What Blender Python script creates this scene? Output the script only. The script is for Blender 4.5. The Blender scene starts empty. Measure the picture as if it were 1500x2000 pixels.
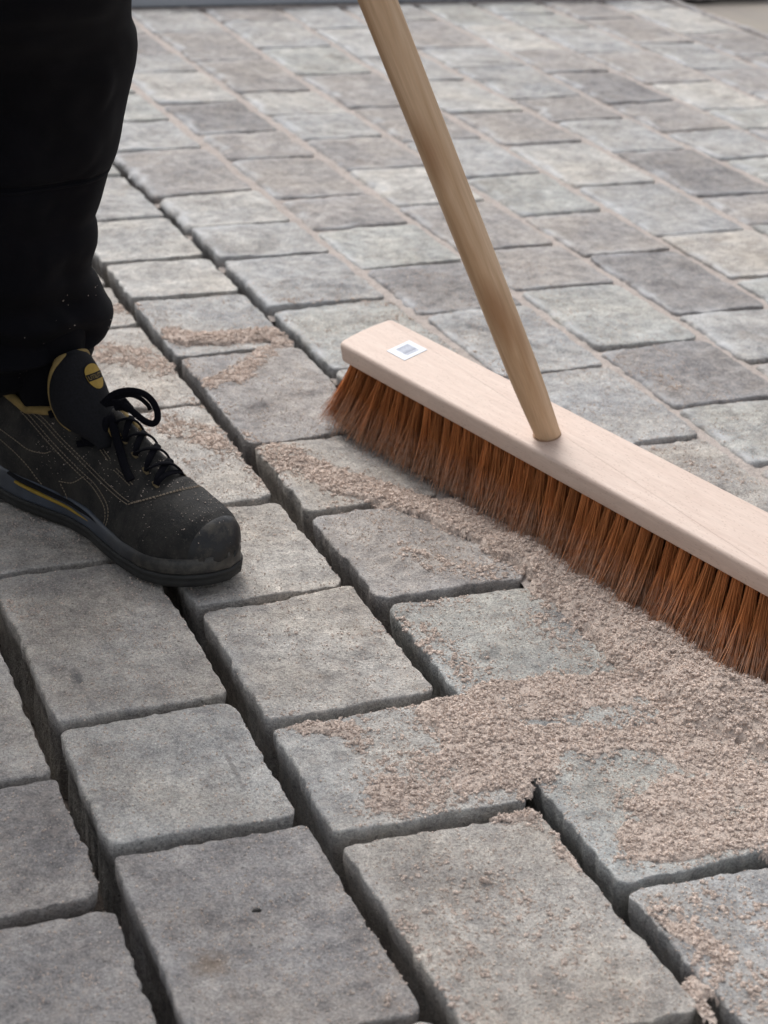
import bpy, math, random
import numpy as np
from mathutils import Vector, Matrix
from mathutils.bvhtree import BVHTree

random.seed(7)
RNG = np.random.default_rng(7)
SC = bpy.context.scene
COL = SC.collection

# ------------------------------------------------------------------ camera
CAM_H = 0.7728
F_PX = 3634.4                      # focal length in pixels of the 1500 x 2000 frame
R = np.array([[0.9210335543866182, 0.12099944162573861, -0.3702111921865841],
              [-0.3853603988429992, 0.42104138885615505, -0.8211099267903443],
              [0.05652039187334952, 0.898934527091011, 0.43442164000673755]])
cam = bpy.data.cameras.new('camera'); camo = bpy.data.objects.new('camera', cam); COL.objects.link(camo)
M = Matrix([list(R[0]) + [0], list(R[1]) + [0], list(R[2]) + [CAM_H], [0, 0, 0, 1]])
camo.matrix_world = M
cam.sensor_fit = 'VERTICAL'; cam.sensor_height = 36.0; cam.lens = F_PX / 2000 * 36
cam.clip_start = 0.05; cam.clip_end = 300
cam.dof.use_dof = True; cam.dof.focus_distance = 1.52; cam.dof.aperture_fstop = 10.5
SC.camera = camo

# ------------------------------------------------------------------ light
SUN_EL, SUN_AZ = 50, -2           # degrees; azimuth from +Y towards +X
w = bpy.data.worlds.new('World'); SC.world = w; w.use_nodes = True
nt = w.node_tree; nt.nodes.clear()
sky = nt.nodes.new('ShaderNodeTexSky'); sky.sky_type = 'NISHITA'; sky.sun_disc = False
sky.sun_elevation = math.radians(SUN_EL); sky.sun_rotation = math.radians(SUN_AZ)
sky.dust_density = 4.0; sky.air_density = 1.0
hs = nt.nodes.new('ShaderNodeHueSaturation'); hs.inputs['Saturation'].default_value = 0.27
bg = nt.nodes.new('ShaderNodeBackground'); bg.inputs[1].default_value = 0.13
out = nt.nodes.new('ShaderNodeOutputWorld')
nt.links.new(sky.outputs[0], hs.inputs['Color']); nt.links.new(hs.outputs[0], bg.inputs[0]); nt.links.new(bg.outputs[0], out.inputs[0])
sd = bpy.data.lights.new('sun', 'SUN'); sd.energy = 1.0; sd.angle = math.radians(30); sd.color = (1, .985, .965)
so = bpy.data.objects.new('sun', sd); COL.objects.link(so)
el, az = math.radians(SUN_EL), math.radians(SUN_AZ)
so.rotation_euler = Vector((math.sin(az) * math.cos(el), math.cos(az) * math.cos(el), math.sin(el))).to_track_quat('Z', 'Y').to_euler()
SC.view_settings.view_transform = 'Standard'; SC.view_settings.look = 'None'
SC.view_settings.exposure = 0.60; SC.view_settings.gamma = 1.0; SC.view_settings.use_curve_mapping = False

# ------------------------------------------------------------------ helpers
def ray(px, py):
    d = R @ np.array([(px - 750) / F_PX, -(py - 1000) / F_PX, -1.0])
    return d / np.linalg.norm(d)
def at(px, py, z=0.0):
    "the place on a level plane that shows at this pixel of the photograph"
    d = ray(px, py); t = (z - CAM_H) / d[2]
    return np.array([d[0] * t, d[1] * t, z])
def proj(P):
    P = np.asarray(P, float) - np.array([0, 0, CAM_H]); d = P @ R
    return np.stack([750 + F_PX * d[..., 0] / -d[..., 2], 1000 - F_PX * d[..., 1] / -d[..., 2]], -1)

_perm = np.random.default_rng(3).permutation(256); _perm = np.concatenate([_perm, _perm, _perm])
_g = np.random.default_rng(4).normal(size=(256, 3)); _g /= np.linalg.norm(_g, axis=1)[:, None]
def pn(x, y, z=0.0):
    "gradient noise, about -0.7 .. 0.7"
    x, y, z = np.broadcast_arrays(np.asarray(x, float), np.asarray(y, float), np.asarray(z, float))
    xi = np.floor(x).astype(int); yi = np.floor(y).astype(int); zi = np.floor(z).astype(int)
    xf, yf, zf = x - xi, y - yi, z - zi
    u, v, q = [t * t * t * (t * (t * 6 - 15) + 10) for t in (xf, yf, zf)]
    def g(a, b, c):
        h = _perm[_perm[_perm[(xi + a) & 255] + ((yi + b) & 255)] + ((zi + c) & 255)]
        G = _g[h]
        return G[..., 0] * (xf - a) + G[..., 1] * (yf - b) + G[..., 2] * (zf - c)
    L = lambda a, b, t: a + t * (b - a)
    return L(L(L(g(0,0,0), g(1,0,0), u), L(g(0,1,0), g(1,1,0), u), v), L(L(g(0,0,1), g(1,0,1), u), L(g(0,1,1), g(1,1,1), u), v), q)
def fbm(x, y, z=0.0, o=3):
    s = 0; a = 1
    for i in range(o):
        s = s + a * pn(x * 2**i + 11.3 * i, y * 2**i + 5.1 * i, z); a *= .5
    return s
def sstep(a, b, x):
    t = np.clip((x - a) / (b - a), 0, 1); return t * t * (3 - 2 * t)

def mesh_np(name, V, F, smooth=True, mat=None):
    "V n x 3, F list of int arrays (m x 3 or m x 4)"
    me = bpy.data.meshes.new(name)
    V = np.ascontiguousarray(V, dtype=np.float32)
    if not isinstance(F, (list, tuple)): F = [F]
    F = [np.asarray(f, dtype=np.int32) for f in F if len(f)]
    nl = sum(f.size for f in F); nf = sum(len(f) for f in F)
    me.vertices.add(len(V)); me.vertices.foreach_set('co', V.ravel())
    me.loops.add(nl); me.polygons.add(nf)
    me.loops.foreach_set('vertex_index', np.concatenate([f.ravel() for f in F]))
    tot = np.concatenate([np.full(len(f), f.shape[1], np.int32) for f in F])
    st = np.concatenate([[0], np.cumsum(tot)[:-1]]).astype(np.int32)
    me.polygons.foreach_set('loop_start', st)
    try: me.polygons.foreach_set('loop_total', tot)
    except Exception: pass
    me.update(calc_edges=True); me.validate()
    me.polygons.foreach_set('use_smooth', np.full(len(me.polygons), smooth))
    if mat: me.materials.append(mat)
    return me
def link(name, me, parent=None, loc=None, kind=None, label=None, cat=None, group=None):
    o = bpy.data.objects.new(name, me); COL.objects.link(o)
    if parent is not None: o.parent = parent
    if loc is not None: o.location = loc
    if kind: o['kind'] = kind
    if label: o['label'] = label
    if cat: o['category'] = cat
    if group: o['group'] = group
    return o
def grid_faces(nr, nc, wrap=False):
    "rows x columns of vertices; wrap closes the columns"
    i = np.arange(nr - 1)[:, None]; j = np.arange(nc if wrap else nc - 1)[None]
    j2 = (j + 1) % nc
    return np.stack([i * nc + j, i * nc + j2, (i + 1) * nc + j2, (i + 1) * nc + j], -1).reshape(-1, 4)
class MB:
    "collects pieces into one mesh"
    def __init__(s): s.V = []; s.F = {3: [], 4: []}; s.n = 0
    def add(s, V, F):
        V = np.asarray(V, float).reshape(-1, 3); F = np.asarray(F, int)
        s.F[F.shape[1]].append(F + s.n); s.V.append(V); s.n += len(V)
    def box(s, c, ax, ay, az):
        c = np.asarray(c, float); P = []
        for k in (-1, 1):
            for (i, j) in ((-1, -1), (1, -1), (1, 1), (-1, 1)): P.append(c + i * np.asarray(ax) + j * np.asarray(ay) + k * np.asarray(az))
        s.add(P, [(3, 2, 1, 0), (4, 5, 6, 7), (0, 1, 5, 4), (1, 2, 6, 5), (2, 3, 7, 6), (3, 0, 4, 7)])
    def tube(s, pts, r, n=8, flat=None, cap=True):
        "round tube, or a ribbon when flat=(normal direction, ratio)"
        pts = np.asarray(pts, float); m = len(pts); r = np.broadcast_to(np.asarray(r, float), (m,))
        T = np.gradient(pts, axis=0); T /= np.linalg.norm(T, axis=1)[:, None] + 1e-12
        ref = np.array([0, 0, 1.0]) if flat is None else np.asarray(flat[0], float)
        if flat is None and abs(T[0][2]) > .9: ref = np.array([1.0, 0, 0])
        rings = []
        for i in range(m):
            a = np.cross(T[i], ref); 
            if np.linalg.norm(a) < 1e-6: a = np.array([1.0, 0, 0])
            a /= np.linalg.norm(a); b = np.cross(a, T[i])
            if flat is None: ref = b
            k = 1 if flat is None else flat[1]
            th = np.arange(n) * 2 * math.pi / n
            rings.append(pts[i] + r[i] * (np.cos(th)[:, None] * a + k * np.sin(th)[:, None] * b))
        V = np.concatenate(rings); s.add(V, grid_faces(m, n, True))
        if cap:
            for i, o in ((0, 1), (m - 1, -1)):
                c = np.arange(n)
                V2 = np.concatenate([rings[i], pts[i][None]])
                s.add(V2, [(n, (k + (o > 0)) % n, (k + (o < 0)) % n) for k in c])
    def mesh(s, name, mat=None, smooth=True):
        return mesh_np(name, np.concatenate(s.V), [np.concatenate(f) for f in s.F.values() if f], smooth, mat)
def rotm(axis, a):
    return np.array(Matrix.Rotation(a, 3, Vector(axis)))
def spline(P, n):
    "Catmull-Rom through the points"
    P = np.asarray(P, float); Q = np.concatenate([[2 * P[0] - P[1]], P, [2 * P[-1] - P[-2]]])
    t = np.linspace(0, len(P) - 1 - 1e-9, n); i = t.astype(int); f = (t - i)[:, None]
    a, b, c, d = Q[i], Q[i + 1], Q[i + 2], Q[i + 3]
    return .5 * (2 * b + (c - a) * f + (2 * a - 5 * b + 4 * c - d) * f**2 + (3 * b - a - 3 * c + d) * f**3)

# ------------------------------------------------------------------ materials
def mat(name):
    m = bpy.data.materials.new(name); m.use_nodes = True
    nt = m.node_tree; b = nt.nodes['Principled BSDF']
    return m, nt, b
def N(nt, t, **k):
    n = nt.nodes.new(t)
    for a, v in k.items():
        if a[0] == 'i' and a[1:].isdigit(): n.inputs[int(a[1:])].default_value = v
        else: setattr(n, a, v)
    return n
def lk(nt, a, b): nt.links.new(a, b)
def noise(nt, vec, scale, detail=3, rough=.55, dist=0):
    n = N(nt, 'ShaderNodeTexNoise'); n.inputs['Scale'].default_value = scale; n.inputs['Detail'].default_value = detail
    n.inputs['Roughness'].default_value = rough; n.inputs['Distortion'].default_value = dist
    lk(nt, vec, n.inputs['Vector']); return n.outputs['Fac']
def ramp(nt, fac, a, b, ca=(0, 0, 0, 1), cb=(1, 1, 1, 1)):
    r = N(nt, 'ShaderNodeValToRGB'); e = r.color_ramp.elements
    e[0].position = a; e[0].color = ca; e[1].position = b; e[1].color = cb; lk(nt, fac, r.inputs[0]); return r.outputs[0]
def mixc(nt, fac, a, b, mode='MIX'):
    m = N(nt, 'ShaderNodeMix', data_type='RGBA', blend_type=mode)
    for i, v in ((0, fac), (6, a), (7, b)):
        if isinstance(v, (int, float, tuple)): m.inputs[i].default_value = v
        else: lk(nt, v, m.inputs[i])
    return m.outputs[2]
def math_(nt, op, a, b=None):
    m = N(nt, 'ShaderNodeMath', operation=op)
    for i, v in ((0, a), (1, b)):
        if v is None: continue
        if isinstance(v, (int, float)): m.inputs[i].default_value = v
        else: lk(nt, v, m.inputs[i])
    return m.outputs[0]
def bump(nt, h, dist, strength=1.0, prev=None):
    b = N(nt, 'ShaderNodeBump'); b.inputs['Distance'].default_value = dist; b.inputs['Strength'].default_value = strength
    lk(nt, h, b.inputs['Height'])
    if prev is not None: lk(nt, prev, b.inputs['Normal'])
    return b.outputs[0]
def rgb(r, g, b): return (r, g, b, 1)
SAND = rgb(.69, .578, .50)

STAINS = [((150, 1325), (.007, .022), rgb(.09, .09, .095), .75), ((455, 1500), (.004, .045), rgb(.16, .15, .145), .6), ((410, 1880), (.02, .02), rgb(.22, .15, .09), .5), ((1150, 1210), (.05, .05), rgb(.14, .13, .14), .5), ((900, 1410), (.02, .02), rgb(.17, .15, .145), .5)]
def stone_material():
    m, nt, b = mat('concrete_sett')
    geo = N(nt, 'ShaderNodeNewGeometry'); oi = N(nt, 'ShaderNodeObjectInfo')
    off = N(nt, 'ShaderNodeVectorMath', operation='SCALE'); off.inputs[0].default_value = (7, 13, 5)
    lk(nt, oi.outputs['Random'], off.inputs['Scale'])
    v = N(nt, 'ShaderNodeVectorMath', operation='ADD'); lk(nt, geo.outputs['Position'], v.inputs[0]); lk(nt, off.outputs[0], v.inputs[1])
    P = v.outputs[0]
    big = noise(nt, P, 14, 4, .6, .3); mid = noise(nt, P, 60, 4, .65); fine = noise(nt, P, 420, 3, .7); vf = noise(nt, P, 1100, 2, .6)
    c = mixc(nt, 1.0, oi.outputs['Color'], ramp(nt, big, .30, .72, rgb(.72, .72, .73), rgb(1.17, 1.17, 1.16)), 'MULTIPLY')
    c = mixc(nt, 1.0, c, ramp(nt, mid, .32, .68, rgb(.70, .70, .71), rgb(1.22, 1.22, 1.21)), 'MULTIPLY')
    c = mixc(nt, 1.0, c, ramp(nt, fine, .32, .70, rgb(.64, .64, .65), rgb(1.34, 1.33, 1.31)), 'MULTIPLY')
    c = mixc(nt, 1.0, c, ramp(nt, vf, .32, .7, rgb(.70, .70, .70), rgb(1.30, 1.30, 1.30)), 'MULTIPLY')
    wc = noise(nt, P, 9, 3, .6)
    c = mixc(nt, 1.0, c, ramp(nt, wc, .35, .65, rgb(.98, .99, 1.01), rgb(1.03, 1.0, .965)), 'MULTIPLY')
    # brown stains and pinkish sand dust
    st = noise(nt, P, 23, 3, .6, .5)
    c = mixc(nt, math_(nt, 'MULTIPLY', ramp(nt, st, .60, .78), .32), c, rgb(.22, .165, .115))
    du = noise(nt, P, 130, 5, .7)
    c = mixc(nt, math_(nt, 'MULTIPLY', ramp(nt, du, .50, .65), .32), c, rgb(.52, .45, .40))
    # pale grit specks, few dark specks
    vo = N(nt, 'ShaderNodeTexVoronoi'); vo.inputs['Scale'].default_value = 330; lk(nt, P, vo.inputs['Vector'])
    c = mixc(nt, math_(nt, 'MULTIPLY', ramp(nt, vo.outputs['Distance'], .10, .20, rgb(1, 1, 1), rgb(0, 0, 0)), .45), c, rgb(.62, .58, .52))
    vd = N(nt, 'ShaderNodeTexVoronoi'); vd.inputs['Scale'].default_value = 75; lk(nt, P, vd.inputs['Vector'])
    c = mixc(nt, math_(nt, 'MULTIPLY', ramp(nt, vd.outputs['Distance'], .05, .10, rgb(1, 1, 1), rgb(0, 0, 0)), .6), c, rgb(.07, .06, .05))
    # lime bloom on the worn arrises, with bluish sky light painted in
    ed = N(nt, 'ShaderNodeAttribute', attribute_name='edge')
    lime_skylight = math_(nt, 'MULTIPLY', ed.outputs['Fac'], ramp(nt, noise(nt, P, 22, 2), .38, .62))
    c = mixc(nt, math_(nt, 'MULTIPLY', lime_skylight, .55), c, rgb(.56, .57, .585))
    for (px, py), rx, col_, amt in STAINS:
        q0 = at(px, py); dv = N(nt, 'ShaderNodeVectorMath', operation='SUBTRACT'); lk(nt, geo.outputs['Position'], dv.inputs[0]); dv.inputs[1].default_value = (q0[0], q0[1], 0)
        sc = N(nt, 'ShaderNodeVectorMath', operation='MULTIPLY'); lk(nt, dv.outputs[0], sc.inputs[0]); sc.inputs[1].default_value = (1 / rx[0], 1 / rx[1], 0)
        ln_ = N(nt, 'ShaderNodeVectorMath', operation='LENGTH'); lk(nt, sc.outputs[0], ln_.inputs[0])
        ms = math_(nt, 'ADD', ln_.outputs['Value'], math_(nt, 'MULTIPLY', noise(nt, geo.outputs['Position'], 170, 4, .7), 1.6))
        c = mixc(nt, math_(nt, 'MULTIPLY', ramp(nt, ms, .85, 1.5, rgb(1, 1, 1), rgb(0, 0, 0)) if False else ramp(nt, math_(nt, 'MULTIPLY', ms, .5), .50, .82, rgb(1, 1, 1), rgb(0, 0, 0)), amt), c, col_)
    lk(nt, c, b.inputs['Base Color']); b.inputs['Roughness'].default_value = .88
    b.inputs['Specular IOR Level'].default_value = .15
    n1 = bump(nt, mid, .0034, .8); n2 = bump(nt, fine, .0014, .95, n1); n3 = bump(nt, vf, .0004, .8, n2)
    lk(nt, n3, b.inputs['Normal'])
    return m
def sand_material(name='damp_sand', tint=1.0, detail=True):
    m, nt, b = mat(name)
    geo = N(nt, 'ShaderNodeNewGeometry'); P = geo.outputs['Position']
    f = noise(nt, P, 900, 2, .6); g = noise(nt, P, 260, 3, .6); h = noise(nt, P, 35, 3)
    c = mixc(nt, 1.0, tuple([x * tint for x in SAND[:3]]) + (1,), ramp(nt, f, .3, .7, rgb(.66, .66, .68), rgb(1.28, 1.26, 1.24)), 'MULTIPLY')
    c = mixc(nt, 1.0, c, ramp(nt, g, .3, .7, rgb(.80, .80, .80), rgb(1.12, 1.12, 1.12)), 'MULTIPLY')
    c = mixc(nt, 1.0, c, ramp(nt, h, .3, .7, rgb(.88, .88, .88), rgb(1.06, 1.06, 1.06)), 'MULTIPLY')
    gi = N(nt, 'ShaderNodeAttribute', attribute_name='gtint')
    lk(nt, c, b.inputs['Base Color']); b.inputs['Roughness'].default_value = .9; b.inputs['Specular IOR Level'].default_value = .25
    n1 = bump(nt, g, .002, .8); lk(nt, bump(nt, f, .0008, .8, n1), b.inputs['Normal'])
    return m
M_STONE = stone_material()
M_SAND = sand_material(); M_PILE = sand_material('packed_sand', .80)
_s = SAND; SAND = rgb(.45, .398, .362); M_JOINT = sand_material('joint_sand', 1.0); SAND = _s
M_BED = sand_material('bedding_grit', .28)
def simple(name, col, rough=.6, nscale=None, namp=.15, bdist=0, spec=.5, metal=0, coord='Object'):
    m, nt, b = mat(name); b.inputs['Roughness'].default_value = rough; b.inputs['Specular IOR Level'].default_value = spec
    b.inputs['Metallic'].default_value = metal
    if nscale:
        P = N(nt, 'ShaderNodeTexCoord').outputs[coord]
        f = noise(nt, P, nscale, 4, .6)
        c = mixc(nt, 1.0, col + (1,), ramp(nt, f, .3, .7, rgb(1 - namp, 1 - namp, 1 - namp), rgb(1 + namp, 1 + namp, 1 + namp)), 'MULTIPLY')
        lk(nt, c, b.inputs['Base Color'])
        if bdist: lk(nt, bump(nt, f, bdist, .8), b.inputs['Normal'])
    else: b.inputs['Base Color'].default_value = col + (1,)
    return m

# ------------------------------------------------------------------ the paving
W = 0.16
U0, W1 = 0.42194674, 0.16
JPX = {
-1:[(2,1190),(30,1300),(75,1400),(105,1475),(150,1560),(205,1700),(255,1810),(300,1910),(340,1990)],
0:[(352,1160),(396,1240),(460,1365),(535,1440),(590,1570),(640,1640),(700,1740),(760,1830),(830,1930),(870,1990)],
1:[(190,512),(208,545),(260,590),(275,640),(355,705),(400,790),(490,875),(555,975),(620,1040),(695,1150),(755,1200),(865,1350),(1015,1500),(1050,1560),(1115,1640),(1215,1740),(1300,1860),(1370,1950)],
2:[(222,312),(250,342),(308,390),(330,422),(372,455),(410,498),(440,520),(480,570),(540,620),(590,675),(655,735)],
3:[(263,171),(320,213),(365,249),(386,264),(411,300),(492,364),(550,399),(616,447),(640,480),(679,516),(730,549),(805,597),(822,624),(864,666),(900,690),(981,732)],
4:[(254,30),(290,60),(326,90),(368,117),(404,144),(455,183),(524,222),(560,255),(605,291),(679,336),(760,402),(805,429),(895,486),(1020,583),(1083,633),(1163,680),(1233,747),(1300,793),(1377,843),(1467,913)],
5:[(392,18),(440,57),(521,102),(560,135),(609,171),(681,213),(750,258),(804,294),(922,360),(1000,414),(1050,450),(1101,477),(1179,531),(1240,570),(1283,593),(1323,617),(1377,660),(1463,717)],
6:[(533,9),(581,39),(620,63),(660,90),(735,138),(879,225),(954,270),(990,288),(1050,327),(1122,372),(1170,399),(1218,426),(1296,468),(1365,504),(1425,546),(1470,579)],
7:[(651,6),(822,96),(870,129),(915,156),(999,195),(1050,222),(1095,249),(1149,276),(1215,306),(1296,354),(1365,384),(1440,429),(1494,462)],
8:[(819,15),(864,36),(930,69),(990,102),(1050,135),(1122,177),(1176,201),(1230,231),(1299,258),(1359,291),(1395,306),(1470,345)],
9:[(999,30),(1050,57),(1104,93),(1140,105),(1179,132),(1218,147),(1266,168),(1320,195),(1365,216),(1440,252),(1500,279)],
10:[(1155,42),(1206,72),(1260,87),(1320,120),(1365,147),(1431,171),(1500,207)],
11:[(1236,24),(1272,39),(1332,69),(1374,87),(1440,117)],
12:[(1320,3),(1365,21),(1434,48),(1500,78)]}
CROSS = {
-2:[(45,1528),(100,1782)],
-1:[(90,1112),(280,1392),(410,1630),(630,2030)],
0:[(190,555),(265,635),(330,794),(490,979),(560,1163),(700,1385),(850,1605),(1370,1984)],
1:[(235,341),(260,428),(300,506),(370,578),(470,687),(590,855),(665,995),(860,1160),(1150,1445),(1350,1706),(1560,2010)],
2:[(263,181),(323,233),(298,291),(400,377),(470,438),(545,498),(610,594),(700,718)],
3:[(300,107),(325,141),(380,200),(467,258),(533,308),(633,382),(712,442),(808,516),(905,606),(1079,723),(1265,867)],
4:[(378,62),(449,116),(538,178),(605,222),(671,268),(768,327),(850,397),(995,483),(1102,559),(1270,673),(1405,787),(1520,905)],
5:[(503,41),(578,91),(653,143),(760,207),(872,272),(990,342),(1088,416),(1225,493),(1406,608),(1500,705)],
6:[(664,55),(770,110),(835,157),(952,218),(1062,279),(1207,359),(1368,454),(1480,540)],
7:[(800,38),(899,91),(951,130),(1054,190),(1153,233),(1275,293),(1430,380)],
8:[(955,48),(1047,95),(1117,140),(1251,199),(1363,253),(1450,308)],
9:[(1045,26),(1110,55),(1200,100),(1320,160),(1430,211)],
10:[(1203,35),(1320,83),(1417,133)],
11:[(1278,16),(1386,62),(1470,108)],
12:[(1437,48)]}
V_TOP = 23.87 * W
V_BOT = 2.2 * W
jcurve = {}
for k, pts in JPX.items():
    P = np.array([at(x, y) for x, y in pts])
    base = U0 + k * W
    d = P[:, 0] - base
    deg = 3 if len(pts) > 9 else 1
    if k >= 9: deg = 0
    c = np.polyfit(P[:, 1], d, deg) if deg else np.array([np.clip(d.mean(), -.01, .01)])
    jcurve[k] = (c, P[:, 1].min(), P[:, 1].max())
def JU(k, v):
    "where the long joint k runs at distance v"
    base = U0 + k * W
    if k not in jcurve: return base + 0 * v
    c, lo, hi = jcurve[k]
    return base + np.clip(np.polyval(c, np.clip(v, lo, hi)), -.018, .018)

TINTS = {'warm': (.445, .42, .388), 'grey': (.40, .398, .392), 'green': (.412, .414, .396), 'dark': (.275, .265, .263), 'purple': (.352, .334, .322), 'pale': (.475, .462, .438)}
def tint_for(k, v, near):
    r = random.random()
    if near: n = 'warm' if r < .45 else 'pale' if r < .7 else 'green' if r < .9 else 'purple'
    else: n = 'grey' if r < .3 else 'green' if r < .5 else 'purple' if r < .76 else 'dark' if r < .84 else 'pale'
    t = np.array(TINTS[n]) * random.uniform(.93, 1.07)
    return n, t
# stones whose colour the photograph shows plainly: (pixel on the stone) -> tint
FORCE = [((1330,550),'dark'),((840,560),'dark'),((1380,730),'dark'),((40,1640),'purple'),((480,1780),'purple'),((620,1280),'warm'),
         ((560,770),'purple'),((800,1080),'purple'),((1000,1250),'green'),((820,1480),'pale'),((340,1500),'pale'),((220,1240),'warm'),
         ((960,1760),'warm'),((1150,620),'green'),((1080,700),'grey'),((1160,430),'purple'),((1060,515),'purple'),((650,300),'purple'),
         ((600,345),'purple'),((740,480),'green'),((700,410),'purple'),((320,600),'grey'),((370,330),'purple'),((460,410),'pale'),
         ((520,465),'grey'),((590,540),'grey'),((680,640),'green'),((120,1900),'purple'),((1250,1560),'green'),((1360,1800),'grey'),((20,1420),'warm'),
         ((300,520),'pale'),((1400,840),'green'),((1130,800),'grey'),((1380,640),'grey'),((400,1050),'grey'),((580,1080),'warm'),((1180,50),'purple'),((1230,160),'dark'),
         ((850,210),'purple'),((1080,270),'purple'),((1250,270),'grey'),((650,225),'grey'),((1300,400),'grey'),((1350,350),'dark')]
FORCE = [(at(*p)[:2], n) for p, n in FORCE]

def stone_mesh(c4, near, seed, relief, soft=False):
    """one sett: a rounded, slightly irregular block. c4 = corners near-left, near-right, far-right, far-left (x, y)"""
    rng = np.random.default_rng(seed)
    ns, nr = {2: (44, 26), 1: (22, 14), 0: (12, 8)}[near]
    H = .075
    c4 = np.asarray(c4, float); ctr = c4.mean(0)
    # outline: straight sides, rounded corners, wobble
    s = (np.arange(ns * 4)) / ns; side = s.astype(int); f = s - side
    A = c4[side]; B = c4[(side + 1) % 4]
    P = A + (B - A) * f[:, None]
    rc = rng.uniform(.006, .010)
    Ls = np.linalg.norm(B - A, axis=1)
    d = np.minimum(f, 1 - f) * Ls
    # corner rounding: pull towards the centre of the corner circle
    for i in range(4):
        a, b_, p = c4[i], c4[(i + 1) % 4], c4[i - 1]
        e1 = (b_ - a) / np.linalg.norm(b_ - a); e2 = (p - a) / np.linalg.norm(p - a)
        r = rc * rng.uniform(.7, 1.5)
        cc = a + (e1 + e2) * r
        q = P - a; x1 = q @ e1; x2 = q @ e2
        m = (x1 < r) & (x2 < r)
        v = P[m] - cc; n_ = np.linalg.norm(v, axis=1)[:, None]
        P[m] = cc + v / n_ * r
    out = P - ctr; out /= np.linalg.norm(out, axis=1)[:, None]
    sx = P[:, 0] * 1.0; sy = P[:, 1] * 1.0; so_ = rng.uniform(0, 90)
    wob = .0040 * fbm(sx * 20, sy * 20, so_, 2) + .0034 * fbm(sx * 95, sy * 95, so_ + 9, 3)
    wob += -.0016 * np.abs(pn(sx * 55, sy * 55, so_ + 4))
    P = P + out * (wob - .0010)[:, None]
    hw = min(Ls[0], Ls[ns]) / 2
    # rings: bottom .. top edge (walls), then inward
    wallz = np.array([-H, -.05, -.032, -.02, -.0125]) if near else np.array([-H, -.03, -.0125])
    re = rng.uniform(.0014, .0026) if near == 2 else rng.uniform(.004, .006)                       # rounding radius of the arris
    ang = np.linspace(0, math.pi / 2, 6 if near == 2 else 4)
    rows = []
    for z in wallz:
        k = 1 + (.0015 + .003 * max(0, (z + .02) / -.055)) / hw * 0
        Q = ctr + (P - ctr) * k - out * .0060 * min(1, max(0, (-z - .010) / .02))
        wz = .0011 * fbm(P[:, 0] * 60, P[:, 1] * 60, z * 60 + so_, 2) if near else 0
        Q = Q + out * (np.asarray(wz)[..., None] if near else 0)
        rows.append((Q, np.full(len(Q), z), 0 if z < -.02 else .4))
    rv = 1 + 1.0 * fbm(sx * 35, sy * 35, so_ + 20, 3)      # arris radius varies
    ren = re * np.clip(rv, .35, 2.4) * (1 + (2.0 if soft else .35) * np.clip(-out[:, 0], 0, 1) ** 2)
    for a in ang:
        ins = ren * (1 - math.cos(a)); Q = P - out * ins[:, None]
        rows.append((Q, -ren * (1 - math.sin(a)), 1.0))
    inner = P - out * ren[:, None]
    fr = np.linspace(1, 0, nr + 1)[1:-1]; fr = fr ** .8 if near else fr
    for q in fr:
        e = max(0, 1 - (1 - q) * hw / .012)
        rows.append((ctr + (inner - ctr) * q, np.zeros(len(P)), e * .9))
    XY = np.concatenate([r_[0] for r_ in rows] + [ctr[None]]); Z = np.concatenate([r_[1] for r_ in rows] + [[0.0]])
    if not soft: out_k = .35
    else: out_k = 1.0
    lf = out_k * (.55 + .45 * np.clip(-out[:, 0] * 1.6, -1, 1))  # left-facing edges paler: sky light painted into the edge mask
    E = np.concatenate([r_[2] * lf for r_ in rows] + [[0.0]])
    x, y = XY[:, 0], XY[:, 1]
    # riven relief
    top = sstep(-.012, -.001, Z)
    h = relief * (.0024 * fbm(x * 9, y * 9, so_ + 40, 2) + .0022 * fbm(x * 30, y * 30, so_ + 50, 3))
    if near: h = h + relief * .0007 * fbm(x * 150, y * 150, so_ + 60, 2)
    for _ in range(rng.integers(1, 3)):
        th = rng.uniform(0, math.pi); nx, ny = math.cos(th), math.sin(th)
        dd = (x - ctr[0]) * nx + (y - ctr[1]) * ny - rng.uniform(-.05, .05) + .012 * pn(x * 18, y * 18, so_ + 70)
        h = h + relief * rng.uniform(.0006, .0022) * np.tanh(dd / .004) * sstep(-.3, .25, pn(x * 11, y * 11, so_ + 80))
    if near:
        dE = np.concatenate([np.full(len(P), v_) for v_ in [1.0] * (len(rows) - len(fr)) + list(fr)] + [[0.0]])
        h = h * (1 - .55 * sstep(.70, 1.0, dE))
    h = h + rng.uniform(-.009, .009) * (x - ctr[0]) + rng.uniform(-.009, .009) * (y - ctr[1]) + rng.uniform(-.0006, .0006)
    d_edge = E * 0
    Z = Z + h * top - .0012 * relief * (1 - 0) * 0
    V = np.column_stack([x - ctr[0], y - ctr[1], Z])
    nrw = len(rows); n4 = ns * 4
    F4 = grid_faces(nrw, n4, True)
    j = np.arange(n4); F3 = np.column_stack([(nrw - 1) * n4 + j, (nrw - 1) * n4 + (j + 1) % n4, np.full(n4, nrw * n4)])
    me = mesh_np('paving_stone', V, [F4, F3], True, M_STONE)
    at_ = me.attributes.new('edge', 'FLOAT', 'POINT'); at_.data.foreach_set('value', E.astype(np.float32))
    return me, ctr, V, F4, F3

# ground under everything
ground = MB()
G = 70.0
ground.add([(-G, -G, -.076), (G, -G, -.076), (G, G, -.076), (-G, G, -.076)], [(0, 1, 2, 3)])
gnd = link('ground', ground.mesh('ground', M_BED, False), kind='structure')

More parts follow.
